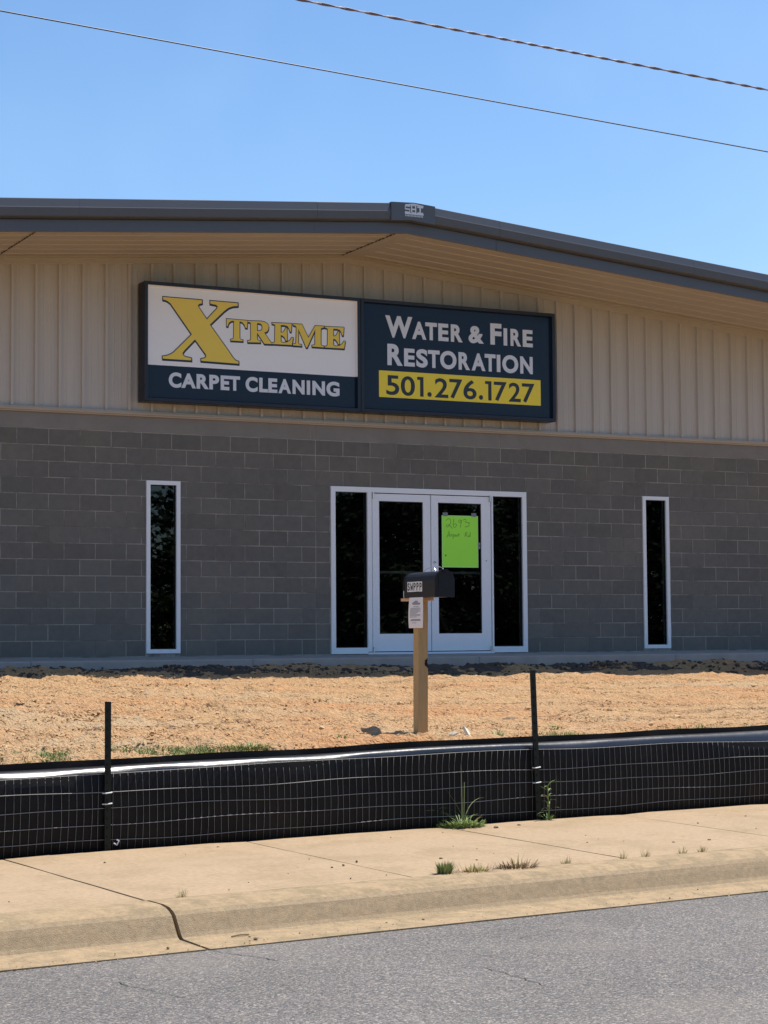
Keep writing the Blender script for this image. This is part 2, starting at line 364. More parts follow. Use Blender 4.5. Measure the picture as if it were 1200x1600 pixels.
# kerb and gutter pieces
KP = [(-2.63, -1.275), (-2.35, -1.264), (-2.335, -1.258), (-2.318, -1.24), (-2.285, -1.19), (-2.262, -1.158), (-2.235, -1.138), (-2.195, -1.124), (-2.13, -1.116), (-1.965, -1.114), (-1.959, -1.118)]
kerb = link('kerb', None, kind='structure')
kj = [-60, -30, -14, -8.2, -2.72, 4.4, 10.5, 16.6, 30, 80]
for a, b in zip(kj[:-1], kj[1:]):
    m_ = MB(); n = max(2, int((b-a)/.5) if -9 < a < 11 else 4); g = .011
    prof = KP+[(-1.959, -1.35), (-2.63, -1.35)]
    sub = [q for q in prof]; off = [rnd.uniform(-.004, .004) for _ in range(n+1)]
    for i in range(n+1):
        s = a+g+(b-a-2*g)*i/n
        for t, z in sub:
            m_.v.append(tuple(W(s, t+off[i]+rnd.uniform(-.0012, .0012), z+(rnd.uniform(-.0012, .0012) if z > -1.3 else 0))))
    k = len(sub)
    for i in range(n):
        for j in range(k): m_.f.append((i*k+j, i*k+(j+1) % k, (i+1)*k+(j+1) % k, (i+1)*k+j))
    m_.f.append(tuple(range(k))); m_.f.append(tuple(n*k+j for j in range(k-1, -1, -1)))
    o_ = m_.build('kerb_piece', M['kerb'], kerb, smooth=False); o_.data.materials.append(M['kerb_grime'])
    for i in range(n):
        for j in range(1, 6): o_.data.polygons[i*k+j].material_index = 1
jb = MB(); jb.prism([(-2.6, -1.3), (-1.5, -1.3), (-1.5, -1.128), (-2.15, -1.138), (-2.27, -1.235), (-2.33, -1.285)], W(-60, 0), W(80, 0), TV, UP)
jb.build('kerb_bed', M['joint'], kerb)

# sidewalk: slabs with recessed joints, a hair of unevenness
walk = link('sidewalk', None, kind='structure')
joints = [-12.0, -10.45, -8.9, -7.35, -5.8, -4.27, -2.72, -1.07, .48, 2.03, 3.58, 5.13, 6.68, 8.23, 9.8, 11.35, 12.9]
def slab(a, b, wide):
    g = wide; z0 = rnd.uniform(-.002, .002); nx, ny = 6, 6; m_ = MB()
    for i in range(nx+1):
        for j in range(ny+1):
            s = a+g+(b-a-2*g)*i/nx; t = -1.945+(1.885)*j/ny
            edge = i in (0, nx) or j == 0
            m_.v.append(tuple(W(s, t, -1.112+.040*j/ny+z0-(.006 if edge else 0)+rnd.uniform(-.001, .001))))
    # slab edge rounding: inner rows close to the rim
    for i in range(nx):
        for j in range(ny): q = i*(ny+1)+j; m_.f.append((q, q+ny+1, q+ny+2, q+1))
    # skirts
    base = len(m_.v)
    rim = [i*(ny+1) for i in range(nx+1)]+[nx*(ny+1)+j for j in range(1, ny+1)]+[i*(ny+1)+ny for i in range(nx-1, -1, -1)]+[j for j in range(ny-1, 0, -1)]
    for q in rim: x, y, z = m_.v[q]; m_.v.append((x, y, z-.1))
    n = len(rim)
    for i in range(n): m_.f.append((rim[(i+1) % n], rim[i], base+i, base+(i+1) % n))
    m_.build('slab', M['sidewalk'], walk)
for a, b in zip(joints[:-1], joints[1:]): slab(a, b, .0045 if abs(a+2.72) > .01 else .006)
sb = MB(); sb.prism([(-1.95, -1.125), (-.05, -1.085), (-.05, -1.3), (-1.95, -1.3)], W(-60, 0), W(80, 0), TV, UP); sb.build('slab_bed', M['joint'], walk)
bs = MB()
for a, b in ((-60, -12.01), (12.91, 80)): bs.prism([(-1.945, -1.112), (-.06, -1.072), (-.06, -1.2), (-1.945, -1.2)], W(a, 0), W(b, 0), TV, UP)
bs.build('slab_run', M['sidewalk'], walk)

# bare soil between the fence and the building
sa = np.concatenate([np.linspace(-60, -6, 40)[:-1], np.arange(-6, 12, .034), np.linspace(12, 80, 45)])
ua = np.concatenate([np.linspace(0, .1, 30)[:-1], np.linspace(.1, 1, 235)])
SS, UU = np.meshgrid(sa, ua, indexing='ij')
x0 = ORG.x+SV.x*SS+TV.x*.02; y0 = ORG.y+SV.y*SS+TV.y*.02
# far edge at y=-1.3
GX = x0+(x0*0+0)*UU; 
ye = -1.27; lam = (ye-y0)
GX = x0 + TV.x/TV.y*lam*UU; GY = y0+lam*UU
GZ = ground_z(GX, GY)
amp = np.clip((UU-.0)/.04, 0, 1)
n1 = fbm(GX*1.3, GY*1.3, 3, 1)-.45; n2 = fbm(GX*6, GY*6, 4, 5)-.47; n3 = fbm(GX*22, GY*22, 2, 9)-.37
left = np.clip((3.5-GX)/5, 0.25, 1)
tracks = np.sin((GY+0.15*GX)*7+3*fbm(GX*.4, GY*.4, 2, 30))*.016
GZ = GZ+amp*(n1*.10+n2*.090*(.6+left)+n3*.055*(.4+left)+tracks)
V = np.stack([GX, GY, GZ], 2).reshape(-1, 3); na, nb = GX.shape
I = (np.arange(na-1)[:, None]*nb+np.arange(nb-1)[None]).reshape(-1)
F = np.stack([I, I+nb, I+nb+1, I+1], 1)
link('ground', np_mesh('ground', V, F, M['dirt'], True), kind='structure')
# dark soil raked up against the walkway, roof shade mixed into its colour
ts = MB(); xsn = np.arange(-6.4, 15.5, .045); tsr = []
yy = np.linspace(-1.298, -1.98, 15)
TX, TY = np.meshgrid(xsn, yy, indexing='ij')
TZ = ground_z(TX, TY)+-.008+.10*(fbm(TX*2.2, TY*2.2, 4, 61)-.47)+.13*(fbm(TX*13, TY*13, 3, 64)-.45)-.05*np.clip((-1.72-TY+.5*(fbm(TX*1.5, TX*0+3.3, 3, 66)-.45))/.15, 0, 1)
n_ = len(yy); I = (np.arange(len(xsn)-1)[:, None]*n_+np.arange(n_-1)[None]).reshape(-1)
link('shaded_topsoil', np_mesh('shaded_topsoil', np.stack([TX, TY, TZ], 2).reshape(-1, 3), np.stack([I, I+1, I+n_+1, I+n_], 1), M['shaded_topsoil'], False), kind='stuff')
yd = MB()
yd.add([(-60, -1.27, -.17), (66, -1.27, -.17), (66, 80, -.17), (-60, 80, -.17)], [(0, 1, 2, 3)]); yd.build('yard', M['dirt'], kind='structure')

def gz1(x, y):
    x = np.asarray(x, float); y = np.asarray(y, float)
    z = ground_z(x, y); n1 = fbm(x*1.3, y*1.3, 3, 1)-.45; n2 = fbm(x*6, y*6, 4, 5)-.47
    return z+n1*.10+n2*.075*(.5+np.clip((3.5-x)/5, .25, 1))

# walkway slab along the front of the building
wk = MB()
wj = [-6.6, -3.3, -.2, 2.6, 5.8, 8.9, 12.0, 15.7]
walkway = link('walkway', None, kind='structure')
for a, b in zip(wj[:-1], wj[1:]):
    m_ = MB(); m_.prism([(-1.3, -.45), (-1.3, -.045), (-1.285, -.032), (-.003, -.008), (-.003, -.45)], (a+.004, 0, 0), (b-.004, 0, 0), (0, 1, 0), (0, 0, 1))
    m_.build('slab', M['walkway'], walkway)
wb = MB(); wb.box(-6.6, 15.7, -1.28, -.01, -.5, -.06); wb.build('slab_bed', M['joint'], walkway)

# ================================================================== BUILDING
bld = thing('commercial_building', 'low gabled commercial building of dark grey block and tan metal siding', 'building', (4.52, 0, 0))
bld.location = (0, 0, 0)
B, C = .4064, .2032
XL, XR_, XRIDGE, DEPTH = -6.6, 15.64, 4.52, 16.0
OPEN = [(1.685, 2.148, .035, 2.238), (4.278, 7.312, .0, 2.24), (9.272, 9.734, .035, 2.238)]
# mortar backing wall with openings
wl = MB()
xs = [XL]+[v for o in OPEN for v in o[:2]]+[XR_]
Y0, Y1 = .0025, .2
for i in range(0, len(xs), 2): wl.box(xs[i], xs[i+1], Y0, Y1, -.3, 3.048)
for (a, b, z0, z1) in OPEN:
    wl.box(a, b, Y0, Y1, z1, 3.048)
    wl.box(a, b, Y0, Y1, -.3, z0)
front = wl.build('front_wall', M['mortar'], bld)
# every block its own object; the few beyond the frame joined
cache = {}
def block_mesh(wd):
    k = round(wd, 3)
    if k not in cache:
        b = MB(); b.cbox(0, wd, 0, .03, 0, C-.0098, .0025); cache[k] = b.mesh('block', M['block'])
    return cache[k]
rest = MB(); nblk = 0
CJ = [4.064, 7.722]
for c in range(14):
    z0 = c*C+.0049; off = 0 if c % 2 else B/2
    cuts = []
    k = -17
    while k*B+off < XR_+.5:
        x = k*B+off
        if XL < x < XR_: cuts.append(x)
        k += 1
    cuts += [XL, XR_]
    cuts += [4.064]
    for a, b, zz0, zz1 in OPEN:
        if zz0 < z0+.1 < zz1: cuts += [a, b]
    cuts = sorted(cuts); cc = [cuts[0]]
    for x in cuts[1:]:
        if x-cc[-1] > .015: cc.append(x)
    for a, b in zip(cc[:-1], cc[1:]):
        mid = (a+b)/2
        if any(o[0] < mid < o[1] and o[2] < z0+.1 < o[3]-.0 for o in OPEN): continue
        # the slice of a block above an opening head
        wd = b-a-.0098
        if wd < .02: continue
        if -.45 < mid < 11.75:
            link('block', block_mesh(wd), front, loc=(a+.0049, rnd.uniform(-.0012, .0012), z0+rnd.uniform(-.0008, .0008)), rot=(rnd.uniform(-.004, .004), 0, rnd.uniform(-.002, .002)))
            nblk += 1
        else: rest.cbox(a+.0049, b-.0049, 0, .03, z0, z0+C-.0098, .0025)
rest.build('block', M['block'], front, kind='stuff')
print('blocks', nblk)
bj = [XL, -4.0, -1.2, 1.5, 4.0, 4.06, 6.9, 9.7, 12.4, XR_]
for a, b in zip(bj[:-1], bj[1:]):
    m_ = MB(); m_.cbox(a+.0035, b-.0035, -.001, .03, 14*C+.005, 3.05, .002); m_.build('bond_beam', M['bond'], front)
# shell
sh = MB()
sh.box(XL, XL+.2, .2, DEPTH, -.3, 4.35); sh.box(XR_-.2, XR_, .2, DEPTH, -.3, 4.35); sh.box(XL+.2, XR_-.2, DEPTH-.2, DEPTH, -.3, 5.2)
sh.build('side_wall', M['siding'], bld)
fl = MB(); fl.box(XL+.2, XR_-.2, .2, DEPTH-.2, -.3, -.01); fl.build('floor', M['walkway'], bld)
# a partition a few metres in, coloured near black to stand for the unlit room
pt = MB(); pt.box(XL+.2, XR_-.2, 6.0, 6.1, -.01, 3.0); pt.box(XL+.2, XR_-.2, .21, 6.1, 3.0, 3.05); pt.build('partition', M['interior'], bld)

SL = 1/12.
def zs(x): return 5.342-abs(x-XRIDGE)*SL       # soffit height
# siding backing + panels
RIB0, RS = -.07, .3048
bk = MB(); bk.add([(XL, .03, 3.05), (XR_, .03, 3.05), (XR_, .03, zs(XR_)+.2), (XRIDGE, .03, 5.5), (XL, .03, zs(XL)+.2),
                   (XL, .2, 3.05), (XR_, .2, 3.05), (XR_, .2, zs(XR_)+.2), (XRIDGE, .2, 5.5), (XL, .2, zs(XL)+.2)],
                  [(0, 1, 2, 3, 4), (9, 8, 7, 6, 5), (0, 5, 6, 1), (1, 6, 7, 2), (2, 7, 8, 3), (3, 8, 9, 4), (4, 9, 5, 0)])
bk.build('siding_backing', M['gasket'], bld)
def panel(x0, x1):
    """a ribbed sheet from rib x0 to rib x1"""
    prof = []
    k0 = round((x0-RIB0)/RS); k1 = round((x1-RIB0)/RS)
    for k in range(k0, k1+1):
        c = RIB0+k*RS
        if k > k0: prof += [(c-.024, .012), (c-.016, -.026)]
        if k == k0: prof += [(c-.0155, -.0265)]
        if k < k1: prof += [(c+.016, -.0265), (c+.024, .012), (c+.095, .012), (c+.102, .008), (c+.112, .008), (c+.119, .012), (c+.186, .012), (c+.193, .008), (c+.203, .008), (c+.210, .012)]
        if k == k1: prof += [(c+.015, -.0259)]
    m_ = MB()
    prof = [(min(max(x, XL), XR_), y) for x, y in prof]
    for x, y in prof: m_.v += [(x, y, 3.062), (x, y, zs(x)-.004)]
    for i in range(len(prof)-1): m_.f.append((2*i, 2*i+2, 2*i+3, 2*i+1))
    m_.build('siding_panel', M['siding'], bld)
k = -21
while RIB0+k*RS < XR_-.1:
    panel(RIB0+k*RS, RIB0+(k+3)*RS); k += 3
# base flashing of the siding: drip leg and ledge, two lengths lapped
for a, b in ((XL, -1.9), (-1.9, 1.12), (1.12, 4.15), (4.15, 7.2), (7.2, 10.25), (10.25, XR_)):
    m_ = MB(); m_.prism([(.03, 3.052), (-.028, 3.046), (-.030, 3.062), (-.052, 3.066), (-.054, 3.086), (-.045, 3.112), (.03, 3.118)], (a+.001, 0, 0), (b-.001, 0, 0), (0, 1, 0), (0, 0, 1))
    m_.build('base_flashing', M['tan_trim'], bld)
# soffit panels, each a strip following the roof slope
OVER = 1.80
ye_ = [-.02, -.30, -.60, -.90, -1.20, -1.50, -1.785]
for sgn in (-1, 1):
    xe = XL-.6 if sgn < 0 else XR_+.6
    xr = XRIDGE+sgn*.10
    for i in range(6):
        a, b = ye_[i], ye_[i+1]
        jx = [xr, -.30 if sgn < 0 else 9.6, xe]
        for xa, xb in zip(jx[:-1], jx[1:]):
            m_ = MB(); pr = [(a, 0), (b+.045, 0), (b+.040, -.010), (b+.012, -.010), (b+.006, .002), (b, .002)]
            m_.prism(pr+[(b, .03), (a, .03)], (xa, 0, zs(xa)), (xb-.002*sgn, 0, zs(xb)), (0, 1, 0), (0, 0, 1))
            m_.build('soffit_panel', M['soffit'], bld)
    # wall trim under the soffit
    m_ = MB(); m_.prism([(-.032, -.085), (-.024, -.092), (.011, -.085), (.011, -.003), (-.155, -.003), (-.155, -.014), (-.034, -.018)], (XRIDGE+.0006*sgn, 0, zs(XRIDGE)), (xe, 0, zs(xe)), (0, 1, 0), (0, 0, 1))
    m_.build('wall_trim', M['soffit'], bld)
m_ = MB(); xw = .135
for sgn in (-1, 1):
    m_.prism([(-.16, -.013), (-1.79, -.013), (-1.79, -.002), (-.16, -.002)], (XRIDGE+.0003*sgn, 0, zs(XRIDGE)), (XRIDGE+sgn*xw, 0, zs(XRIDGE+sgn*xw)), (0, 1, 0), (0, 0, 1))
m_.build('soffit_ridge_strip', M['soffit'], bld)
for xc in (XRIDGE-.1365, -.30):
    m_ = MB(); m_.prism([(.035, -.0165), (-.035, -.0165), (-.035, -.004), (.035, -.004)], (-.005, 0, 0), (.005, 0, 0), (0, 1, 0), (0, 0, 1)); me = m_.mesh('closure_slot', M['joint'])
    for i in range(15): link('closure_slot', me, bld, loc=(xc, -.235-.106*i, zs(xc)))
# rake: lower fascia, recess, trim with bevelled top; in lengths
LOWER = [(-1.785, -.022), (-1.80, -.022), (-1.808, -.010), (-1.803, .122), (-1.785, .122)]
TRIM = [(-1.79, .135), (-1.90, .137), (-1.905, .150), (-1.893, .243), (-1.887, .255), (-1.79, .345), (-1.60, .350), (-1.60, .335), (-1.78, .330)]
TRIM = [(-1.76, .125), (-1.885, .140), (-1.898, .150), (-1.912, .243), (-1.908, .254), (-1.886, .350), (-1.875, .357), (-1.76, .362)]
for sgn in (-1, 1):
    xe = XL-.6 if sgn < 0 else XR_+.6
    js = [XRIDGE+.0004*sgn]+[XRIDGE+sgn*(1.3+3.05*i) for i in range(0, 4)]+[xe]
    for xa, xb in zip(js[:-1], js[1:]):
        for nm, pr, e in (('fascia', LOWER, 0), ('rake_trim', TRIM, 0)):
            m_ = MB(); g = .002*sgn; j = rnd.uniform(-.002, .002)
            m_.prism([(a+j, b+j) for a, b in pr], (xa, 0, zs(xa)), (xb-g, 0, zs(xb-g)), (0, 1, 0), (0, 0, 1)); m_.build(nm, M['rake'], bld)
    m_ = MB(); m_.prism([(-1.74, .0), (-1.79, .0), (-1.79, .14), (-1.74, .14)], (XRIDGE, 0, zs(XRIDGE)), (xe, 0, zs(xe)), (0, 1, 0), (0, 0, 1)); m_.build('fascia_backing', M['gasket'], bld)
    m_ = MB(); m_.prism([(-1.75, .30), (DEPTH+.3, .30), (DEPTH+.3, .20), (-1.75, .20)], (XRIDGE+.0005*sgn, 0, zs(XRIDGE)), (xe, 0, zs(xe)), (0, 1, 0), (0, 0, 1)); m_.build('roof', M['roof'], bld)
# ridge cap plate with its printed logo
def zt(x, o): return zs(x)+o
m_ = MB()
for y in (-1.921, -1.900):
    m_.v += [(x, y, zt(x, o)) for x, o in ((4.235, .128), (4.52, .128), (4.86, .128), (4.86, .362), (4.56, .358), (4.235, .362))]
m_.f = [(0, 1, 2, 3, 4, 5), (11, 10, 9, 8, 7, 6)]+[(i, i+6, (i+1) % 6+6, (i+1) % 6) for i in range(6)]
# return over the roof
m_.prism([(-1.895, .361), (-1.2, .375), (-1.2, .385), (-1.921, .362)], (4.235, 0, zs(4.235)), (4.86, 0, zs(4.86)), (0, 1, 0), (0, 0, 1), True)
cap = m_.build('ridge_cap', M['rake'], bld)

# text helpers: glyph meshes scaled to an exact box on the plane y = const
gcache = {}
def glyph(ch, weight):
    key = (ch, weight)
    if key not in gcache:
        cu = bpy.data.curves.new('glyph', 'FONT'); cu.body = ch; cu.offset = weight; cu.extrude = .02; cu.resolution_u = 6
        o = bpy.data.objects.new('glyph', cu)
        me = bpy.data.meshes.new_from_object(o)
        V = np.empty(len(me.vertices)*3); me.vertices.foreach_get('co', V); V = V.reshape(-1, 3)
        F = [tuple(p.vertices) for p in me.polygons]
        bpy.data.meshes.remove(me); bpy.data.objects.remove(o); bpy.data.curves.remove(cu)
        gcache[key] = (V, F)
    return gcache[key]
def letter(ch, x0, x1, z0, z1, y, m, parent, weight=.025, th=.003, name='letter'):
    V, F = glyph(ch, weight); lo = V.min(0); hi = V.max(0); q = (V-lo)/np.maximum(hi-lo, 1e-9)
    P = np.stack([x0+q[:, 0]*(x1-x0), y-q[:, 2]*th, z0+q[:, 1]*(z1-z0)], 1)
    b = MB(); b.add(P.tolist(), F)
    return b.build(name, m, parent)
def poly_letter(loops, y, m, parent, off, th, name, dx=0, dz=0):
    cu = bpy.data.curves.new('outline', 'CURVE'); cu.dimensions = '2D'; cu.fill_mode = 'BOTH'; cu.extrude = th/2; cu.offset = off
    for lp in loops:
        sp = cu.splines.new('POLY'); sp.points.add(len(lp)-1); sp.use_cyclic_u = True
        for i, (x, z) in enumerate(lp): sp.points[i].co = (x, z, 0, 1)
    o = bpy.data.objects.new('outline', cu); me = bpy.data.meshes.new_from_object(o)
    V = np.empty(len(me.vertices)*3); me.vertices.foreach_get('co', V); V = V.reshape(-1, 3)
    F = [tuple(p.vertices) for p in me.polygons]
    bpy.data.meshes.remove(me); bpy.data.objects.remove(o); bpy.data.curves.remove(cu)
    b = MB(); b.add(np.stack([V[:, 0]+dx, y-th/2-V[:, 2], V[:, 1]+dz], 1).tolist(), F)
    return b.build(name, m, parent)
def ribbon(strokes, wd, y, m, parent, name):
    """flat pen strokes on a plane y = const, points are (x, z)"""
    b = MB()
    for k, st in enumerate(strokes):
        P = [Vector((x, 0, z)) for x, z in st]; yy = y-.0002*k
        o = len(b.v)
        for i, q in enumerate(P):
            d = (P[min(i+1, len(P)-1)]-P[max(i-1, 0)]).normalized(); n = Vector((-d.z, 0, d.x))
            a = q+n*wd/2; c = q-n*wd/2; b.v += [(a.x, yy, a.z), (c.x, yy, c.z)]
        for i in range(len(P)-1): b.f.append((o+2*i, o+2*i+1, o+2*i+3, o+2*i+2))
    return b.build(name, m, parent)
def bx_logo(x0, x1, z0, z1):
    f = lambda u, v: (x0+(x1-x0)*u, z0+(z1-z0)*v-(x0+(x1-x0)*u-4.55)*.0)
    return f
lf = bx_logo(4.425, 4.69, 5.505, 5.66)
lw = .020
ribbon([[lf(.28, .92), lf(.02, .92), lf(.02, .66), lf(.26, .66), lf(.26, .40), lf(.0, .40)],
        [lf(.36, .40), lf(.36, .98), lf(.58, .98), lf(.58, .40), lf(.36, .40)], [lf(.37, .68), lf(.57, .68)],
        [lf(.66, .90), lf(.98, .90)], [lf(.82, .88), lf(.82, .42)], [lf(.66, .40), lf(.98, .40)],
        [lf(.0, .30), lf(1.0, .30)], [lf(.02, .97), lf(.5, 1.10), lf(1.0, .97)]], lw, -1.9225, M['logo'], cap, 'logo')
ribbon([[lf(.04+i*.075, .19), lf(.04+i*.075, .06)] for i in range(13)], .011, -1.9225, M['logo'], cap, 'logo_lettering')

# windows
def ring(b, x0, x1, z0, z1, y0, y1, w0, w1=None, wt=None, wb=None):
    w1 = w1 or w0; wt = wt or w0; wb = wb or w0
    b.box(x0, x0+w0, y0, y1, z0, z1); b.box(x1-w1, x1, y0, y1, z0, z1)
    b.box(x0+w0, x1-w1, y0, y1, z1-wt, z1); b.box(x0+w0, x1-w1, y0, y1, z0, z0+wb)
def window(x0, x1, z0, z1):
    b = MB(); ring(b, x0, x1, z0, z1, -.018, .11, .052)
    wd = b.build('window', M['white_frame'], bld)
    g = MB(); ring(g, x0+.052, x1-.052, z0+.052, z1-.052, .012, .05, .010); g.build('gasket', M['gasket'], wd)
    p = MB(); p.box(x0+.06, x1-.06, .028, .034, z0+.06, z1-.06); p.build('pane', M['glass'], wd)
    return wd
window(1.687, 2.146, .037, 2.236); window(9.274, 9.732, .037, 2.236)
# entrance: outer frame with two mullions, two sidelights, two door leaves
df = MB()
df.box(4.28, 4.345, -.02, .11, .004, 2.238); df.box(7.245, 7.31, -.02, .11, .004, 2.238)
df.box(4.345, 7.245, -.02, .11, 2.168, 2.238)
df.box(4.822, 4.885, -.02, .11, .03, 2.168); df.box(6.745, 6.768, -.02, .11, .03, 2.168)
df.box(4.345, 4.822, -.02, .11, .004, .085); df.box(6.768, 7.245, -.02, .11, .004, .085)
df.box(4.822, 6.768, -.03, .10, -.005, .022)
door_frame = df.build('door_frame', M['white_frame'], bld)
for a, b in ((4.345, 4.822), (6.768, 7.245)):
    p = MB(); p.box(a+.004, b-.004, .03, .036, .09, 2.163); q = p.build('sidelight', M['glass'], bld)
    g = MB(); ring(g, a+.001, b-.001, .086, 2.167, .008, .05, .009); g.build('gasket', M['gasket'], q)
def leaf(x0, x1, gx0, gx1):
    b = MB(); z0, z1 = .034, 2.156
    b.box(x0, gx0, -.008, .037, z0, z1); b.box(gx1, x1, -.008, .037, z0, z1)
    b.box(gx0, gx1, -.008, .037, 2.058, z1); b.box(gx0, gx1, -.008, .037, z0, .268)
    d = b.build('door', M['white_frame'], bld)
    p = MB(); p.box(gx0+.004, gx1-.004, .012, .018, .272, 2.054); p.build('pane', M['glass'], d)
    g = MB(); ring(g, gx0+.001, gx1-.001, .269, 2.057, .001, .03, .009); g.build('gasket', M['gasket'], d)
    r = MB(); r.box(gx0-.02, gx1+.02, .075, .10, 1.085, 1.118); r.box(gx0-.02, gx0+.03, .036, .075, 1.08, 1.12); r.box(gx1-.03, gx1+.02, .036, .075, 1.08, 1.12)
    r.build('push_bar', M['white_frame'], d)
    return d
d1 = leaf(4.899, 5.785, 5.0, 5.672); d2 = leaf(5.799, 6.733, 5.905, 6.585)
gp = MB(); gp.box(4.886, 6.744, .045, .05, .022, .036); gp.build('threshold_seal', M['gasket'], bld)
for d, x, hz in ((d1, 4.905, (2.13, .05)), (d2, 6.72, (2.13, .05))):
    for z in hz:
        h = MB(); h.tube([(x, -.022, z-.045), (x, -.022, z+.045)], .012, 8); h.build('pivot_hinge', M['steel'], d)
lk = MB(); lk.tube([(5.845, -.008, 1.24), (5.845, -.022, 1.24)], .017, 10); lk.build('lock_cylinder', M['steel'], d2)
lk = MB(); lk.tube([(6.66, -.008, 1.27), (6.66, -.013, 1.27)], .011, 8); lk.build('screw_cap', M['steel'], d2)
# something leaning inside the right-hand leaf: two long timbers
for i, (xa, xb) in enumerate(((6.30, 6.62), (6.02, 5.86))):
    t = thing('timber_board', ('long pale timber leaning inside behind the right door glass', 'short pale timber leaning inside beside the meeting stile')[i], 'timber', (xb, .8, 0))
    b = MB(); d = Vector((xa-xb, .5, 1.25)); b.prism([(-.03, -.012), (.03, -.012), (.03, .012), (-.03, .012)], (0, 0, 0), d, (1, 0, 0), (0, 1, 0)); b.build('plank', M['board'], t)

# poster on the right-hand door glass
po = thing('poster', 'bright green handwritten card taped to the right door glass', 'poster', (6.25, 0, 1.175))
po.location = (0, 0, 0)
b = MB(); b.box(5.967, 6.533, -.002, .0, 1.175, 1.884)
b.build('card', M['poster'], po)
def ps(u, v): return (5.967+.566*(u-150)/835, 1.884-.709*(v-180)/1200)
num = [[(255,300),(275,262),(320,250),(352,285),(352,350),(320,410),(275,450),(250,425),(262,395),(310,395),(355,440),(390,480)],
       [(425,262),(412,340),(412,420),(430,455),(465,440),(490,405),(480,370),(450,370),(425,400)],
       [(590,290),(560,275),(535,300),(545,335),(575,335),(600,295),(605,275),(595,350),(575,450)],
       [(640,285),(670,258),(705,265),(710,295),(680,320),(740,330),(785,360),(780,400),(735,430),(680,435)], [(760,340),(800,330)]]
word = [[(262,690),(290,620),(315,530),(322,600),(330,670)], [(285,640),(330,630)], [(355,600),(358,665)], [(375,665),(378,625),(400,620)],
        [(410,620),(402,720)], [(408,630),(435,620),(440,655),(412,665)], [(470,625),(452,645),(465,668),(485,650),(470,625)], [(498,668),(500,632),(515,625)], [(535,590),(538,665)], [(520,620),(552,615)],
        [(700,560),(680,665)], [(695,580),(730,565),(735,600),(700,620),(745,665)], [(790,640),(765,640),(765,665),(790,660)], [(805,560),(795,665)]]
ribbon([[ps(*q) for q in s] for s in num], .008, -.0026, M['pen'], po, 'number')
ribbon([[ps(*q) for q in s] for s in word], .0075, -.0026, M['pen'], po, 'street_name')
ribbon([[ps(232+18*cos(t), 1105+24*sin(t)) for t in (0, 2.1)], [ps(232+18*cos(t), 1105+24*sin(t)) for t in (1.05, 4.2)], [ps(225, 1085), ps(240, 1125)]], .014, -.0026, M['pen'], po, 'ink_blot')
e = MB(); ring(e, 5.965, 6.535, 1.173, 1.886, -.0035, -.0005, .010); e.build('pale_edge', M['poster_edge'], po)
for x in (6.02, 6.47):
    b = MB(); b.box(x-.04, x+.04, -.0042, -.0036, 1.875, 1.925); b.build('tape', M['tape'], po)
for z in (1.5, 1.45):
    b = MB(); b.box(6.53, 6.57, -.0042, -.0036, z-.02, z+.02); b.build('tape', M['tape'], po)

# ================================================================== SIGNS
def cabinet(name, label, x0, x1, z0, z1):
    t = thing(name, label, 'sign'); b = MB()
    FR = .045; yb, yf = -.024, -.27
    b.box(x0, x0+.02, yf+.02, yb, z0, z1); b.box(x1-.02, x1, yf+.02, yb, z0, z1)
    b.box(x0+.02, x1-.02, yf+.02, yb, z1-.02, z1); b.box(x0+.02, x1-.02, yf+.02, yb, z0, z0+.02)
    b.box(x0+.02, x1-.02, yb-.012, yb, z0+.02, z1-.02)
    b.build('cabinet', M['sign_frame'], t)
    r = MB()   # retainer with bevelled lips
    for (ax, az, bx_, bz) in ((x0, z0, x1, z0), (x1, z0, x1, z1), (x1, z1, x0, z1), (x0, z1, x0, z0)):
        cx, cz = (x0+x1)/2, (z0+z1)/2
        def ins(x, z, d): return (x+(d if x < cx else -d), z+(d if z < cz else -d))
        o = len(r.v)
        for d, y in ((0, yf+.021), (0, yf+.004), (.004, yf), (FR-.004, yf), (FR, yf+.004), (FR, yf+.06)):
            px, pz = ins(ax, az, d); qx, qz = ins(bx_, bz, d); r.v += [(px, y, pz), (qx, y, qz)]
        for i in range(5): r.f.append((o+2*i, o+2*i+1, o+2*i+3, o+2*i+2))
    r.build('retainer', M['sign_frame'], t)
    return t
YF = -.215
ZB, ZT = 3.222, 4.748
s1 = cabinet('wall_sign', 'white and navy sign cabinet with gold serif lettering above the left of the entrance', 1.568, 4.612, ZB, ZT)
def pan(t, x0, x1, z0, z1, lip, m, nm, edges):
    """panned face: a raised rim then the flat face"""
    b = MB(); yr = YF-.045
    b.add([(x0+lip, YF, z0+(lip if 'b' in edges else 0)), (x1-lip, YF, z0+(lip if 'b' in edges else 0)), (x1-lip, YF, z1-(lip if 't' in edges else 0)), (x0+lip, YF, z1-(lip if 't' in edges else 0)),
           (x0, yr, z0), (x1, yr, z0), (x1, yr, z1), (x0, yr, z1)], [(0, 1, 2, 3), (4, 0, 3, 7), (1, 5, 6, 2)]+([(7, 3, 2, 6)] if 't' in edges else [])+([(4, 5, 1, 0)] if 'b' in edges else []))
    return b.build(nm, m, t)
FX0, FX1 = 1.568+.045, 4.612-.045
pan(s1, FX0, FX1, 3.69, ZT-.045, .012, M['sign_white'], 'white_face', 't')
pan(s1, FX0, FX1, ZB+.045, 3.6899, .012, M['sign_navy'], 'navy_face', 'b')
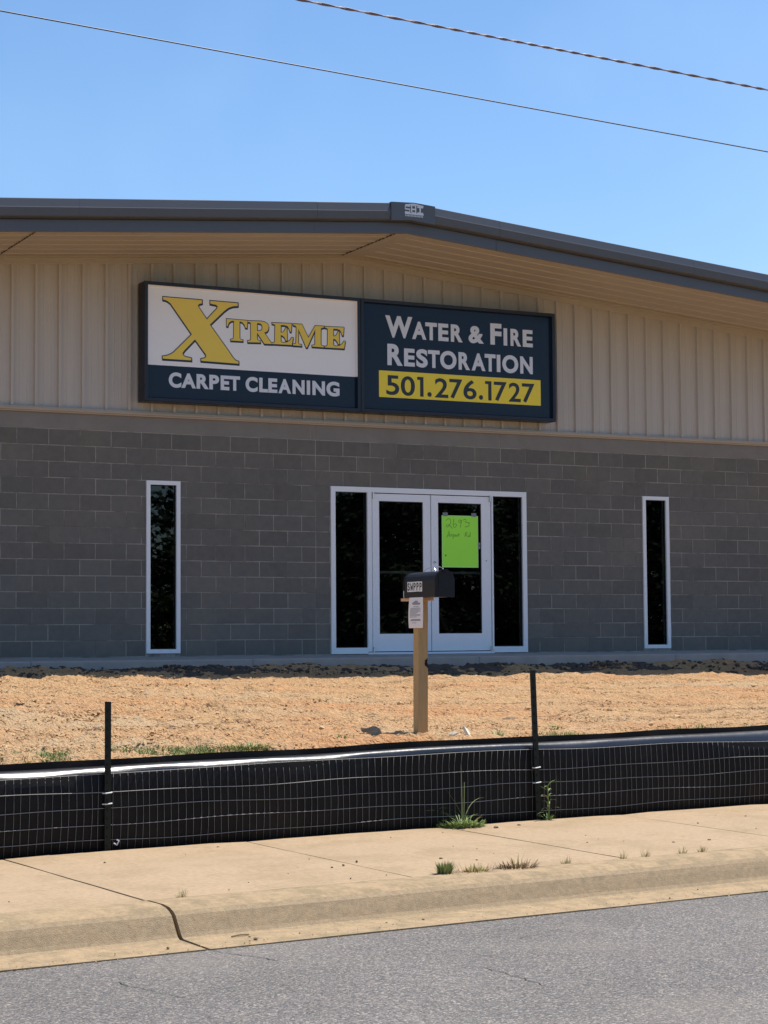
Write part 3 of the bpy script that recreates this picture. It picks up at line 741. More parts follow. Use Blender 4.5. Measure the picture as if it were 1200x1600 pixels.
SERIF = {
 'X': [(1.829, 4.569), (2.364, 4.566), (2.364, 4.521), (2.328, 4.511), (2.31, 4.493), (2.318, 4.469), (2.429, 4.322), (2.565, 4.467), (2.578, 4.497), (2.555, 4.515), (2.474, 4.524), (2.474, 4.565), (2.862, 4.563), (2.862, 4.522), (2.794, 4.513), (2.732, 4.489), (2.669, 4.44), (2.474, 4.252), (2.731, 3.929), (2.793, 3.845), (2.835, 3.809), (2.871, 3.801), (2.871, 3.767), (2.348, 3.775), (2.348, 3.804), (2.399, 3.817), (2.42, 3.842), (2.41, 3.866), (2.266, 4.045), (2.128, 3.902), (2.098, 3.862), (2.103, 3.838), (2.133, 3.82), (2.217, 3.806), (2.217, 3.773), (1.825, 3.773), (1.824, 3.807), (1.88, 3.818), (1.941, 3.843), (1.976, 3.869), (2.22, 4.112), (1.976, 4.43), (1.93, 4.49), (1.89, 4.516), (1.859, 4.528), (1.829, 4.53)] ,
 'T': [(2.702, 4.347), (2.997, 4.343), (2.991, 4.245), (2.967, 4.243), (2.952, 4.281), (2.922, 4.314), (2.886, 4.322), (2.886, 4.105), (2.896, 4.092), (2.931, 4.086), (2.931, 4.066), (2.758, 4.064), (2.758, 4.082), (2.791, 4.089), (2.801, 4.104), (2.805, 4.323), (2.773, 4.321), (2.743, 4.302), (2.728, 4.276), (2.721, 4.248), (2.702, 4.247)] ,
 'R': [(2.997, 4.34), (3.193, 4.348), (3.246, 4.339), (3.284, 4.317), (3.297, 4.283), (3.292, 4.244), (3.273, 4.214), (3.235, 4.199), (3.325, 4.081), (3.34, 4.075), (3.34, 4.054), (3.234, 4.051), (3.133, 4.188), (3.132, 4.107), (3.147, 4.094), (3.178, 4.086), (3.178, 4.064), (2.997, 4.057), (2.997, 4.078), (3.031, 4.087), (3.042, 4.101), (3.042, 4.304), (3.031, 4.321), (2.997, 4.324)] ,
 'R_hole': [(3.133, 4.317), (3.163, 4.316), (3.193, 4.304), (3.205, 4.273), (3.201, 4.241), (3.182, 4.222), (3.133, 4.216)] ,
 'M': [(3.647, 4.345), (3.774, 4.346), (3.867, 4.175), (3.966, 4.341), (4.094, 4.342), (4.094, 4.322), (4.055, 4.312), (4.049, 4.292), (4.048, 4.096), (4.059, 4.081), (4.093, 4.076), (4.093, 4.056), (3.917, 4.057), (3.917, 4.076), (3.952, 4.084), (3.96, 4.099), (3.964, 4.282), (3.849, 4.041), (3.832, 4.04), (3.723, 4.274), (3.72, 4.099), (3.73, 4.08), (3.769, 4.077), (3.768, 4.055), (3.641, 4.055), (3.641, 4.075), (3.68, 4.085), (3.686, 4.105), (3.693, 4.3), (3.681, 4.318), (3.647, 4.324)] ,
 'E': [(4.103, 4.339), (4.388, 4.346), (4.378, 4.235), (4.361, 4.234), (4.344, 4.28), (4.323, 4.306), (4.284, 4.315), (4.232, 4.313), (4.231, 4.218), (4.253, 4.219), (4.275, 4.236), (4.292, 4.269), (4.301, 4.285), (4.318, 4.286), (4.321, 4.113), (4.3, 4.112), (4.287, 4.143), (4.261, 4.172), (4.231, 4.182), (4.231, 4.104), (4.244, 4.089), (4.282, 4.087), (4.326, 4.098), (4.36, 4.124), (4.387, 4.161), (4.408, 4.16), (4.39, 4.059), (4.101, 4.056), (4.101, 4.072), (4.132, 4.078), (4.143, 4.094), (4.147, 4.302), (4.137, 4.317), (4.103, 4.323)] ,
}

E1 = [(x-.761, z) for x, z in SERIF['E']]
def serif(nm, loops, lab):
    k = 1 if nm == 'X' else .75
    poly_letter(loops, YF-.0006, M['navy_ink'], s1, .009*k, .0012, 'letter_shadow', .004, -.015)
    poly_letter(loops, YF-.0022, M['navy_ink'], s1, .009*k, .0012, 'letter_outline')
    poly_letter(loops, YF-.0040, M['gold'], s1, -.003*k, .0012, 'letter')
dzs = 0
for nm, lp in (('X', [SERIF['X']]), ('T', [SERIF['T']]), ('R', [SERIF['R'], SERIF['R_hole']]), ('E', [E1]), ('M', [SERIF['M']]), ('E', [SERIF['E']])): serif(nm, lp, nm)
CC = [('C', 1.909, 2.08), ('A', 2.08, 2.279), ('R', 2.288, 2.457), ('P', 2.463, 2.598), ('E', 2.62, 2.74), ('T', 2.74, 2.89), ('C', 2.967, 3.137), ('L', 3.16, 3.282), ('E', 3.289, 3.417), ('A', 3.432, 3.613), ('N', 3.635, 3.808), ('I', 3.84, 3.888), ('N', 3.922, 4.105), ('G', 4.126, 4.318)]
for ch, a, c in CC:
    rd_ = .004 if ch in 'CG' else 0
    letter(ch, a, c, 3.416-rd_, 3.605+rd_, YF-.001, M['letter_white'], s1, .045)
s2 = cabinet('wall_sign', 'navy sign cabinet with a yellow phone number strip above the right of the entrance', 4.618, 7.662, ZB, ZT)
pan(s2, 4.618+.045, 7.662-.045, ZB+.045, ZT-.045, .012, M['sign_navy'], 'navy_face', 'tb')
WF = [('W', 5.007, 5.419, 1), ('A', 5.415, 5.633, 0), ('T', 5.618, 5.8, 0), ('E', 5.819, 5.977, 0), ('R', 6.014, 6.199, 0), ('&', 6.293, 6.535, 0), ('F', 6.639, 6.817, 1), ('I', 6.851, 6.909, 0), ('R', 6.962, 7.133, 0), ('E', 7.16, 7.323, 0)]
for ch, a, c, big in WF: letter(ch, a, c, 4.256, 4.553 if big else 4.497, YF-.001, M['letter_white'], s2, .04)
RE = [('R', 5.036, 5.268, 1), ('E', 5.289, 5.452, 0), ('S', 5.475, 5.651, 0), ('T', 5.655, 5.837, 0), ('O', 5.844, 6.099, 0), ('R', 6.132, 6.311, 0), ('A', 6.337, 6.555, 0), ('T', 6.545, 6.719, 0), ('I', 6.737, 6.795, 0), ('O', 6.826, 7.083, 0), ('N', 7.115, 7.318, 0)]
for ch, a, c, big in RE:
    rd_ = .005 if ch in 'OS' else 0
    letter(ch, a, c, 3.878-rd_, (4.168 if big else 4.120)+rd_, YF-.001, M['letter_white'], s2, .04)
b = MB(); b.box(4.908, 7.444, YF-.002, YF-.0002, 3.441, 3.80); strip = b.build('phone_strip', M['sign_yellow'], s2)
PH = [('5', 5.016, 5.211), ('0', 5.237, 5.451), ('1', 5.482, 5.583), ('.', 5.640, 5.711), ('2', 5.76, 5.965), ('7', 5.985, 6.187), ('6', 6.204, 6.41), ('.', 6.445, 6.515), ('1', 6.542, 6.648), ('7', 6.688, 6.892), ('2', 6.926, 7.116), ('7', 7.139, 7.342)]
for ch, a, c in PH:
    if ch == '.':
        bb = MB(); n = 16; cx = (a+c)/2; r = .033
        bb.v = [(cx+r*cos(2*pi*i/n), YF-.0045, 3.478+r+r*sin(2*pi*i/n)) for i in range(n)]; bb.f = [tuple(range(n))]; bb.build('digit_point', M['digit'], strip)
    elif ch == '1':
        bb = MB(); x1 = c; w1 = .052
        bb.v = [(x1-w1, YF-.0045, 3.475), (x1, YF-.0045, 3.475), (x1, YF-.0045, 3.742), (a+.005, YF-.0045, 3.742), (a+.005, YF-.0045, 3.702), (x1-w1, YF-.0045, 3.702)]
        bb.f = [(0, 1, 2, 3, 4, 5)]; bb.build('digit', M['digit'], strip)
    else: letter(ch, a, c, 3.475, 3.742, YF-.0022, M['digit'], strip, .015, name='digit')

# ================================================================== MAILBOX
PX, PY, PZ = .335, -9.94, -.56
mb = thing('mailbox', 'black rural mailbox on a square timber post in front of the double door', 'mailbox', (PX, PY, PZ))
zo = -PZ
b = MB(); n = 8; h = .042
for i in range(n+1):
    z = (-.15 if i == 0 else (.503+zo)*i/n)
    for x, y in ((-h, -h), (h, -h), (h, h), (-h, h)): b.v.append((x+rnd.uniform(-.001, .001)+.010*(i/n)-.012, y+rnd.uniform(-.001, .001), z))
for i in range(n):
    for j in range(4): b.f.append((i*4+j, i*4+(j+1) % 4, i*4+4+(j+1) % 4, i*4+4+j))
b.f.append((n*4, n*4+1, n*4+2, n*4+3)); post = b.build('post', M['wood'], mb)
kb = MB()
for cx, cz, rx, rz in ((.022, .02, .014, .030), (.031, .045, .006, .014), (.034, .00, .006, .02)):
    o = len(kb.v); kb.v += [(cx+rx*cos(2*pi*i/9)*rnd.uniform(.7, 1.2)-.004, -h-.0018, zo+cz+rz*sin(2*pi*i/9)*rnd.uniform(.7, 1.2)) for i in range(9)]; kb.f.append(tuple(o+i for i in range(9)))
kb.build('knot_mark', M['knot'], post)
b = MB(); b.box(-.070, .060, -.10, .205, .505+zo, .527+zo); b.build('board', M['board'], mb)
# body: U shaped tunnel
def arch(w_, zb, zs_, n=12):
    return [(-w_, zb), (w_, zb), (w_, zs_)]+[(w_*cos(pi*i/n), zs_+w_*.92*sin(pi*i/n)) for i in range(1, n)]+[(-w_, zs_)]
def tunnel(b, w_, zb, zs_, y0, y1):
    P = arch(w_, zb, zs_); k = len(P); o = len(b.v)
    for y in (y0, y1): b.v += [(x, y, z) for x, z in P]
    b.f += [(o+i, o+(i+1) % k, o+k+(i+1) % k, o+k+i) for i in range(k)]
    b.f += [tuple(o+i for i in range(k-1, -1, -1)), tuple(o+k+i for i in range(k))]
b = MB(); tunnel(b, .080, .528+zo, .655+zo, -.372, .120); body = b.build('box_body', M['mailbox'], mb)
b = MB(); tunnel(b, .0865, .526+zo, .658+zo, -.392, -.3745); tunnel(b, .083, .530+zo, .656+zo, -.3744, -.345); b.build('box_door', M['mailbox'], mb)
b = MB(); tunnel(b, .083, .527+zo, .656+zo, .1205, .132); b.build('box_back', M['mailbox'], mb)
b = MB(); b.box(-.055, .055, -.395, -.3925, .60+zo, .70+zo); b.build('door_panel', M['mailbox'], mb)
b = MB(); b.box(-.02, .02, -.41, -.393, .725+zo, .74+zo); b.build('door_latch', M['mailbox'], mb)
b = MB(); b.tube([(-.02, -.09, .728+zo), (-.01, -.11, .752+zo), (.01, -.15, .763+zo), (.02, -.19, .755+zo), (.02, -.21, .735+zo)], .003, 6); b.build('wire_loop', M['steel'], mb)
b = MB(); b.tube([(.0, -.17, .735+zo), (.01, -.21, .760+zo), (.02, -.27, .764+zo), (.02, -.33, .750+zo), (.0, -.36, .735+zo)], .0035, 6); b.build('wire_loop', M['steel'], mb)
b = MB(); b.tube([(-.082, .125, .528+zo), (-.084, .128, .56+zo), (-.083, .126, .585+zo)], .004, 6); b.build('flag_bracket', M['clip'], mb)
# five letter stickers on the side
def side_letter(ch, yc, z0, z1, w_, x, m, parent, weight):
    V, F = glyph(ch, weight); lo = V.min(0); hi = V.max(0); q = (V-lo)/np.maximum(hi-lo, 1e-9)
    P = np.stack([x-q[:, 2]*.0006, yc-w_/2+(1-q[:, 0])*w_, z0+q[:, 1]*(z1-z0)], 1)
    bb = MB(); bb.add(P.tolist(), F); bb.build('letter', m, parent)
for i, ch in enumerate('SWPPP'):
    yc = .048-.0495*i; zc = .575+zo+rnd.uniform(-.001, .001)
    bb = MB(); bb.box(-.0814, -.0802, yc-.0235, yc+.0235, zc, zc+.078); st = bb.build('sticker', M['sticker'], mb)
    if ch == 'W':
        wb_ = MB(); zz = [.068, .010, .050, .010, .068]; yy_ = [.019, .0105, 0, -.0105, -.019]
        for q in range(4):
            a_, c_ = (yc+yy_[q], zc+zz[q]), (yc+yy_[q+1], zc+zz[q+1]); xx = -.0817-.0002*q; o = len(wb_.v)
            wb_.v += [(xx, a_[0]+.0042, a_[1]), (xx, a_[0]-.0042, a_[1]), (xx, c_[0]-.0042, c_[1]), (xx, c_[0]+.0042, c_[1])]; wb_.f.append((o, o+1, o+2, o+3))
        wb_.build('letter', M['ink'], st); continue
    side_letter(ch, yc, zc+.009, zc+.069, .041 if ch == 'W' else .033, -.0816, M['ink'], st, .0 if ch == 'W' else .02)
# permit sheet
pp = thing('permit_sheet', 'white printed sheet of paper hanging from the mailbox board', 'paper', (PX, PY, PZ))
b = MB(); nx, nz = 6, 10
for j in range(nz+1):
    for i in range(nx+1):
        u = i/nx; v = j/nz; b.v.append((-.0805-.010*sin(v*2.5)*(1-.4*u)-.010*sin(u*pi)*v, .040-.225*u-.012*sin(v*3)*(u), .530+zo-.238*v))
for j in range(nz):
    for i in range(nx): q = j*(nx+1)+i; b.f.append((q, q+1, q+nx+2, q+nx+1))
b.build('sheet', M['paper'], pp, smooth=True)
def pap(u, v): return Vector((-.0805-.010*sin(v*2.5)*(1-.4*u)-.010*sin(u*pi)*v-.0012, .040-.225*u-.012*sin(v*3)*u, .530+zo-.238*v))
b = MB()
for v, ua, ub, hh in [(.13, .42, .62, .010), (.165, .30, .66, .008), (.20, .25, .82, .010), (.225, .30, .78, .008), (.30, .35, .72, .004), (.35, .18, .8, .004), (.385, .12, .85, .004), (.42, .12, .8, .004), (.455, .12, .86, .004), (.49, .12, .7, .004), (.53, .12, .6, .004), (.565, .12, .84, .004), (.60, .12, .82, .004), (.64, .12, .62, .004), (.73, .22, .84, .009), (.76, .18, .86, .005), (.83, .3, .6, .004)]:
    o = len(b.v); n = 6
    for i in range(n+1): q = pap(ua+(ub-ua)*i/n, v); b.v += [tuple(q+Vector((0, 0, hh/2))), tuple(q-Vector((0, 0, hh/2)))]
    b.f += [(o+2*i, o+2*i+1, o+2*i+3, o+2*i+2) for i in range(n)]
b.build('print_lines', M['print'], pp)

# ================================================================== SILT FENCE
fence = thing('silt_fence', 'low black plastic silt fence with wire mesh and steel posts beside the sidewalk', 'fence')
ZF = -1.078
def bow(s): return .012*sin(s*1.1+.6)+.007*sin(s*2.9)
def top(s): return .556+.0078*min(max(s+2.7, 0), 7)+.004*sin(s*1.35+1)+.003*sin(s*3.1)
def fold(s): return .072+.005*sin(s*1.6-.2)+.004*sin(s*3.7+1)+.035*np.clip((s-1.3)/2.2, 0, 1)       # depth of the folded sheet at the top
sa = np.arange(-9, 15.01, .05); b = MB(); b2 = MB(); b3 = MB(); k = None
for s in sa:
    T_ = top(s); f_ = fold(s); bw = bow(s); jit = lambda a: .012*(float(fbm(np.array(s*5.5), np.array(a*4000.), 3, 77))-.45)
    w1 = .012*sin(s*9+sin(s*3)); w2 = .012*sin(s*6.3+1.2)
    zl = T_-f_-.006; lh = f_-.034                       # ledge: from the mesh top up to the foot of the standing flap
    prof = [(.03, -.06), (.0+bw*.2, .0), (-.006+bw*.6+jit(.0015), .10), (-.010+bw+jit(.0015), .22), (-.008+bw+jit(.0015), .33), (-.004+bw, zl-.02), (.0+bw*.6, zl)]
    prof2 = [(.0+bw*.6, zl), (.008+bw*.3+w1*.15, zl+lh*.40), (.022+w1*.25, zl+lh*.72+w2*.2), (.043+w2*.25, zl+lh*.92), (.060+w1*.2, zl+lh)]
    prof3 = [(.060+w1*.2, zl+lh), (.062, T_+.003*sin(s*5+1)), (.0635, T_-.25)]
    k = len(prof)
    for bb, pp_ in ((b, prof), (b2, prof2), (b3, prof3)):
        for t, z in pp_: bb.v.append(tuple(W(s, t, ZF+z)))
for i in range(len(sa)-1):
    for j in range(k-1): b.f.append((i*k+j, (i+1)*k+j, (i+1)*k+j+1, i*k+j+1))
for bb, k2 in ((b2, 5), (b3, 3)):
    for i in range(len(sa)-1):
        for j in range(k2-1): bb.f.append((i*k2+j, (i+1)*k2+j, (i+1)*k2+j+1, i*k2+j+1))
b.build('fabric', M['plastic'], fence, smooth=True); b2.build('folded_top', M['plastic_top'], fence, smooth=True); b3.build('top_flap', M['plastic'], fence, smooth=False)
def front_t(s, z):
    bw = bow(s); return np.interp(z, [0, .10, .22, .33, .44, .5], [bw*.2, -.006+bw*.6, -.010+bw, -.008+bw, -.004+bw, .0])-.006
for zw in (.067, .165, .262, .362):
    pts = [W(s, front_t(s, zw)-.003, ZF+zw+.006*sin(s*2.2+zw*20)+.004*sin(s*5.3+zw*9)) for s in np.arange(-9, 15.01, .12)]
    b = MB(); b.tube(pts, .0020, 5); b.build('horizontal_wire', M['wire'], fence, smooth=True)
pts = [W(s, front_t(s, .45)-.002, ZF+top(s)-fold(s)-.012) for s in np.arange(-9, 15.01, .06)]
b = MB(); b.tube(pts, .0020, 5); b.build('horizontal_wire', M['wire'], fence, smooth=True)
s = -4.3; nvw = 0
far_w = MB()
i = 0
for sw in np.arange(-9, 15, .0508):
    zt_ = top(sw)-fold(sw)-.008; j1 = rnd.uniform(-.008, .008); lean = .008*sin(sw*1.7)+rnd.uniform(-.004, .004)
    pts = [W(sw+lean*q+j1*sin(q*pi), front_t(sw, zt_*q), ZF+zt_*q+.0) for q in (0.01, .2, .42, .62, .82, 1)]
    if -4.2 < sw < 5.2:
        b = MB(); b.tube(pts, .00135, 4); b.build('vertical_wire', M['wire_dark'], fence, smooth=True)
    else: far_w.tube(pts, .0013, 4)
far_w.build('vertical_wire', M['wire'], fence, kind='stuff')
def tpost(s, t, lean, ht=.915):
    b = MB(); P0 = W(s, t, ZF-.25); P1 = W(s+lean*(ht+.25), t, ZF+ht)
    pr = [(-.021, -.004), (-.021, .0), (-.004, .002), (-.004, .032), (.004, .032), (.004, .002), (.021, .0), (.021, -.004)]
    b.prism(pr, P0, P1, SV, TV)
    d = (P1-P0)
    for i in range(16):
        q = P0+d*(.24+.047*i); b.prism([(-.006, -.010), (.006, -.010), (.006, -.0045), (-.006, -.0045)], q, q+d*.011, SV, TV)
    p = b.build('post', M['tpost'], fence)
    for zc in (.285, .36):
        c = MB(); q = W(s+lean*(zc+.25), t, ZF+zc+rnd.uniform(-.02, .02)); c.tube([q+SV*-.03+TV*.01, q+SV*-.02-TV*.016, q+SV*.022-TV*.016+UP*.004, q+SV*.032+TV*.01+UP*.004], .0042, 5); c.build('clip', M['clip'], p)
    return p
tpost(-2.035, -.035, .0); tpost(1.305, -.035, -.035, 1.06); tpost(-5.4, -.035, .01); tpost(4.55, -.035, .015); tpost(7.9, -.035, 0)
b = MB(); q = W(-2.0, -.05, ZF+.05); b.tube([q, q+SV*.02-UP*.012, q+SV*.035+UP*.012, q+SV*.02+UP*.02], .005, 5); b.build('tie_end', M['clip'], fence)

# ================================================================== OVERHEAD LINES
def zline(s, pts):
    a = np.polyfit([p[0] for p in pts], [p[1] for p in pts], 2); return np.polyval(a, s)
L2 = lambda s: 5.08+.0025*(s-2)-.0006*(s-2)**2*.0
b = MB()
pts = [W(s, 3.0, 5.085-.0045*(s-1.5)) for s in np.arange(-40, 60, 1.0)]
b.tube(pts, .006, 6)
tel = b.build('overhead_cable', M['cable'], label='thin dark overhead cable, the lower of the two crossing the sky', category='cable')
t = thing('overhead_cable', 'thick twisted overhead cable, the upper of the two crossing the sky', 'cable')
base = lambda s: W(s, 3.0, 5.66+.0065*(s-1.2))
b = MB(); b.tube([base(s) for s in np.arange(-40, 60, .5)], .0075, 6); b.build('main_strand', M['cable_wrap'], t, smooth=True)
for ph, mm in ((0, 'cable_bright'), (pi, 'cable_wrap')):
    b = MB(); b.tube([base(s)+(TV*cos(s*16+ph+2*sin(s*1.7))+UP*sin(s*16+ph+2*sin(s*1.7)))*.0095 for s in np.arange(-6, 22, .05)], .0042, 5); b.build('twisted_strand', M[mm], t, smooth=True)

# ================================================================== SOIL CLODS, STONES
def scatter(n, smin, smax, umin, umax, pw=1.0):
    s = nprng.uniform(smin, smax, n); u = nprng.uniform(umin, umax, n)**pw
    x = ORG.x+SV.x*s; y = ORG.y+SV.y*s; lam = (-1.35-y)
    return x+TV.x/TV.y*lam*u, y+lam*u
x, y = scatter(210000, -4.2, 10, .07, .99)
dens = fbm(x*.9, y*.9, 3, 50); keep = nprng.uniform(0, 1, len(x)) < np.clip((dens-.25)*2.0, .25, 1)*np.clip(1.15-(x-1)*.06, .5, 1)
x, y = x[keep], y[keep]
R = .004+.009*nprng.uniform(0, 1, len(x))**2.0+.006*np.clip((2-x)/5, 0, 1)*nprng.uniform(0, 1, len(x))
link('gravel', chips_mesh('gravel', np.stack([x, y, gz1(x, y)+R*.25], 1), R, M['clod']), kind='stuff')
x, y = scatter(1100, -4.5, 10, .1, .98)
keep = nprng.uniform(0, 1, len(x)) < np.clip(.9-(x+1)*.11, .22, 1); x, y = x[keep], y[keep]
R = .012+.020*nprng.uniform(0, 1, len(x))**2
link('soil_clods', rocks_mesh('soil_clods', np.stack([x, y, gz1(x, y)+R*.15], 1), R, M['clod']), kind='stuff')
# soil lumps piled along the walkway edge, their dark colour includes the roof shade
x = nprng.uniform(-3, 13.5, 5200); y = -1.32-.72*nprng.uniform(0, 1, 5200)**1.2
keep = nprng.uniform(0, 1, len(x)) < np.clip((fbm(x*1.4, y*0+.5, 3, 80)-.25)*2.6, .15, 1); x, y = x[keep], y[keep]
R = .006+.030*nprng.uniform(0, 1, len(x))**4
link('shaded_topsoil_lumps', rocks_mesh('shaded_topsoil_lumps', np.stack([x, y, gz1(x, y)+R*.3], 1), R, M['shaded_topsoil']), kind='stuff')
def rock_obj(name, x, y, z, r, m, label, cat, group=None, flat=.65):
    me = rocks_mesh(name, np.array([[0, 0, 0.]]), np.array([r]), m, flat)
    kw = dict(label=label, category=cat)
    if group: kw['group'] = group
    return link(name, me, loc=(float(x), float(y), float(z)), **kw)
x, y = scatter(40, -3.2, 6.5, .14, .93); protos = [rocks_mesh('rock', np.array([[0, 0, 0.]]), np.array([1.0]), M['clod']) for _ in range(6)]
for i in range(len(x)):
    if x[i] > 3 and rnd.random() < .55: continue
    o = link('rock', protos[i % 6], loc=(float(x[i]), float(y[i]), float(gz1(x[i], y[i]))+.01), rot=(0, 0, rnd.uniform(0, 6)), label='tan clod of dry earth lying on the bare soil slope', category='rock', group='clods on the bare soil')
    r = rnd.uniform(.024, .042); o.scale = (r, r, r*.75)
# wood chip and pale stone by the mailbox
def lie(s, t): 
    p = W(s, t); return p.x, p.y, float(gz1(p.x, p.y))

# ================================================================== PLANTS
def tuft(name, label, cat, x, y, z, specs, group=None):
    t = thing(name, label, cat, (x, y, z), 0, group)
    for (part, m, n, rad, l0, l1, wd, lean0, lean1, droop) in specs:
        b = MB()
        for i in range(n):
            a = rnd.uniform(0, 2*pi); rr = rad*sqrt(rnd.random()); aa = a+rnd.uniform(-.6, .6)
            b.blade((rr*cos(a), rr*sin(a)*.6, -.005), aa, rnd.uniform(l0, l1), wd*rnd.uniform(.7, 1.2), rnd.uniform(lean0, lean1), droop*rnd.uniform(.4, 1.3))
        b.build(part, M[m], t)
    return t
def at_walk(s, t): p = W(s, t); return p.x, p.y, -1.112+.040*(t+1.945)/1.885
x, y, z = at_walk(.60, -.10)
g1 = tuft('grass_clump', 'big green grass clump with long arching blades against the fence left of the leaning post', 'weed', x, y, z,
     [('blades', 'leaf', 26, .06, .08, .17, .009, .3, 1.2, 1.3), ('clover_leaves', 'leaf', 240, .15, .02, .075, .022, .5, 1.4, .6), ('pale_leaves', 'leaf_pale', 90, .14, .03, .085, .018, .5, 1.3, .7), ('dry_blades', 'leaf_yellow', 22, .10, .06, .14, .010, .6, 1.2, 1.0)])
b = MB()
for a, L, le, dr in ((pi*.98, .34, .75, 1.0), (pi*.93, .33, .45, .25), (.25, .36, .15, 1.9), (1.2, .44, .02, .05), (pi*.9, .26, .3, 1.6), (.1, .24, .7, 1.3)):
    b.blade((rnd.uniform(-.03, .03), -.01, 0), a+PHI, L, .008, le, dr, 8)
b.build('long_blades', M['leaf_pale'], g1)
b = MB(); b.tube([(.0, 0, 0), (.004, 0, .15), (.008, .0, .30)], .0025, 5); b.build('seed_stalk', M['leaf_pale'], g1)
x, y, z = at_walk(1.345, -.085)
g2 = tuft('leafy_weed', 'upright weed with broad drooping leaves at the foot of the leaning fence post', 'weed', x, y, z, [('basal_leaves', 'leaf', 16, .02, .05, .09, .014, .2, .9, 1.0)])
b = MB(); b.tube([(0, 0, 0), (.004, 0, .08), (-.002, 0, .17), (-.006, 0, .24)], .004, 5); b.build('stem', M['leaf'], g2)
for i in range(12):
    b = MB(); zz = .03+.019*i; a = (0 if i % 2 else pi)+rnd.uniform(-.9, .9)
    b.blade((0, 0, zz), a, rnd.uniform(.07, .12), .020, rnd.uniform(.3, .8), rnd.uniform(1.2, 2.2), 5); b.build('leaf', M['leaf'] if i % 3 else M['leaf_pale'], g2)
x, y, z = at_walk(-.835, -1.93)
tuft('bushy_weed', 'small bushy green weed growing in the joint behind the kerb', 'weed', x, y, z,
     [('foliage', 'leaf', 110, .04, .035, .075, .010, 0, .55, .3), ('pale_tips', 'leaf_pale', 110, .045, .045, .085, .009, 0, .6, .3), ('dead_base', 'leaf_brown', 60, .075, .02, .045, .006, .7, 1.4, .5)])
x, y, z = at_walk(-.63, -1.945)
tuft('dry_weed', 'low yellowing weed between the bushy green one and the brown clump on the kerb', 'weed', x, y, z,
     [('yellow_leaves', 'leaf_yellow', 110, .07, .02, .05, .008, .2, 1.2, .5), ('dry_stems', 'leaf_dry', 80, .12, .03, .08, .004, .1, 1.2, .4), ('dead_base', 'leaf_brown', 60, .14, .015, .035, .006, .8, 1.5, .3)])
x, y, z = at_walk(-.33, -1.93)
tuft('brown_weed', 'brown withered weed clump with two green blades behind the kerb', 'weed', x, y, z,
     [('withered_leaves', 'leaf_brown', 170, .13, .03, .07, .009, .5, 1.4, .5), ('green_blades', 'leaf_yellow', 7, .03, .09, .12, .012, .1, .8, .5), ('dry_stems', 'leaf_dry', 60, .14, .03, .07, .004, .4, 1.3, .3)])
for i, (s, lab) in enumerate(((.02, 'tiny dry sprig just right of the brown weed clump'), (.455, 'dry sprig at the kerb end of the sidewalk joint right of the brown clump'), (.63, 'dry sprig second in the spaced row behind the kerb'),
                              (.93, 'smallest dry sprig of the row at the right end of the kerb'), (1.09, 'last dry sprig of the row towards the right end of the kerb'), (-2.52, 'pale dry sprig beside the wide kerb joint at the left'))):
    x, y, z = at_walk(s, -1.95)
    tuft('dry_sprig', lab, 'weed', x, y, z, [('stems', 'leaf_dry', 26, .03, .03, .06, .0035, 0, 1.0, .3), ('leaves', 'leaf_pale', 14, .03, .02, .04, .005, .1, 1.1, .4)], 'dry sprigs along the kerb')
# grass strip and small soil weeds behind the fence
b = MB(); cnt = 0
for _ in range(26000):
    s = rnd.uniform(-4.2, 8.5); t = .66+abs(rnd.gauss(0, .24))
    if t > 1.6: continue
    p = W(s, t)
    d = float(fbm(np.array(p.x*1.6), np.array(p.y*1.6), 3, 120))
    if rnd.random() < (.92 if d < .33+.30*(t-.7) else .3): continue
    b.blade((p.x, p.y, float(ground_z(p.x, p.y))-.0), rnd.uniform(0, 6.3), rnd.uniform(.015, .032)*(.5+min(1.6, max(0, (d-.3)*6))), .008, rnd.uniform(.1, 1.1), rnd.uniform(.2, 1.0), 2); cnt += 1
b.build('grass', M['grass'], kind='stuff'); print('grass', cnt)
for (x, y, lab, n, r, L) in ((-1.55, -10.9, 'green weed patch on the soil right of the plain left fence post', 160, .16, .07), (.72, -9.2, 'small grey green weed on the soil to the right of the mailbox post', 50, .06, .06),
                          (-.55, -10.35, 'small dark weed on the soil well left of the mailbox post', 30, .05, .06), (.85, -10.2, 'thin grassy weed behind the wood chip on the soil', 36, .08, .10), (1.75, -9.6, 'small green weed right behind the leaning fence post', 30, .05, .07)):
    tuft('soil_weed', lab, 'weed', x, y, float(gz1(x, y)), [('leaves', 'leaf', n, r, L*.5, L, .010, .2, 1.2, .6), ('pale_leaves', 'leaf_pale', n//2, r, L*.4, L, .007, .2, 1.1, .6)])
x, y = .60, -10.22; z = float(gz1(x, y))
b = MB(); b.prism([(-.03, -.012), (.035, -.012), (.02, .012), (-.03, .010)], (0, 0, -.01), (.03, .02, .11), (1, .3, 0), (0, 1, 0)); o = b.build('wood_chip', M['pale_stone'], label='pale broken wood chip standing in the soil right of the mailbox post', category='wood chip'); o.location = (x, y, z); o.rotation_euler = (-.75, .25, .3)
rock_obj('stone', .45, -10.25, gz1(.45, -10.25)+.01, .045, M['pale_stone'], 'pale flat stone beside the foot of the mailbox post', 'stone')
b = MB()
xx, yy = scatter(700, -4, 9, .06, .9)
for i in range(len(xx)):
    b.blade((xx[i], yy[i], float(gz1(xx[i], yy[i]))+.012), rnd.uniform(0, 6.3), rnd.uniform(.03, .11), .004, 1.45, rnd.uniform(-.1, .25), 2)
b.build('straw', M['leaf_dry'], kind='stuff')
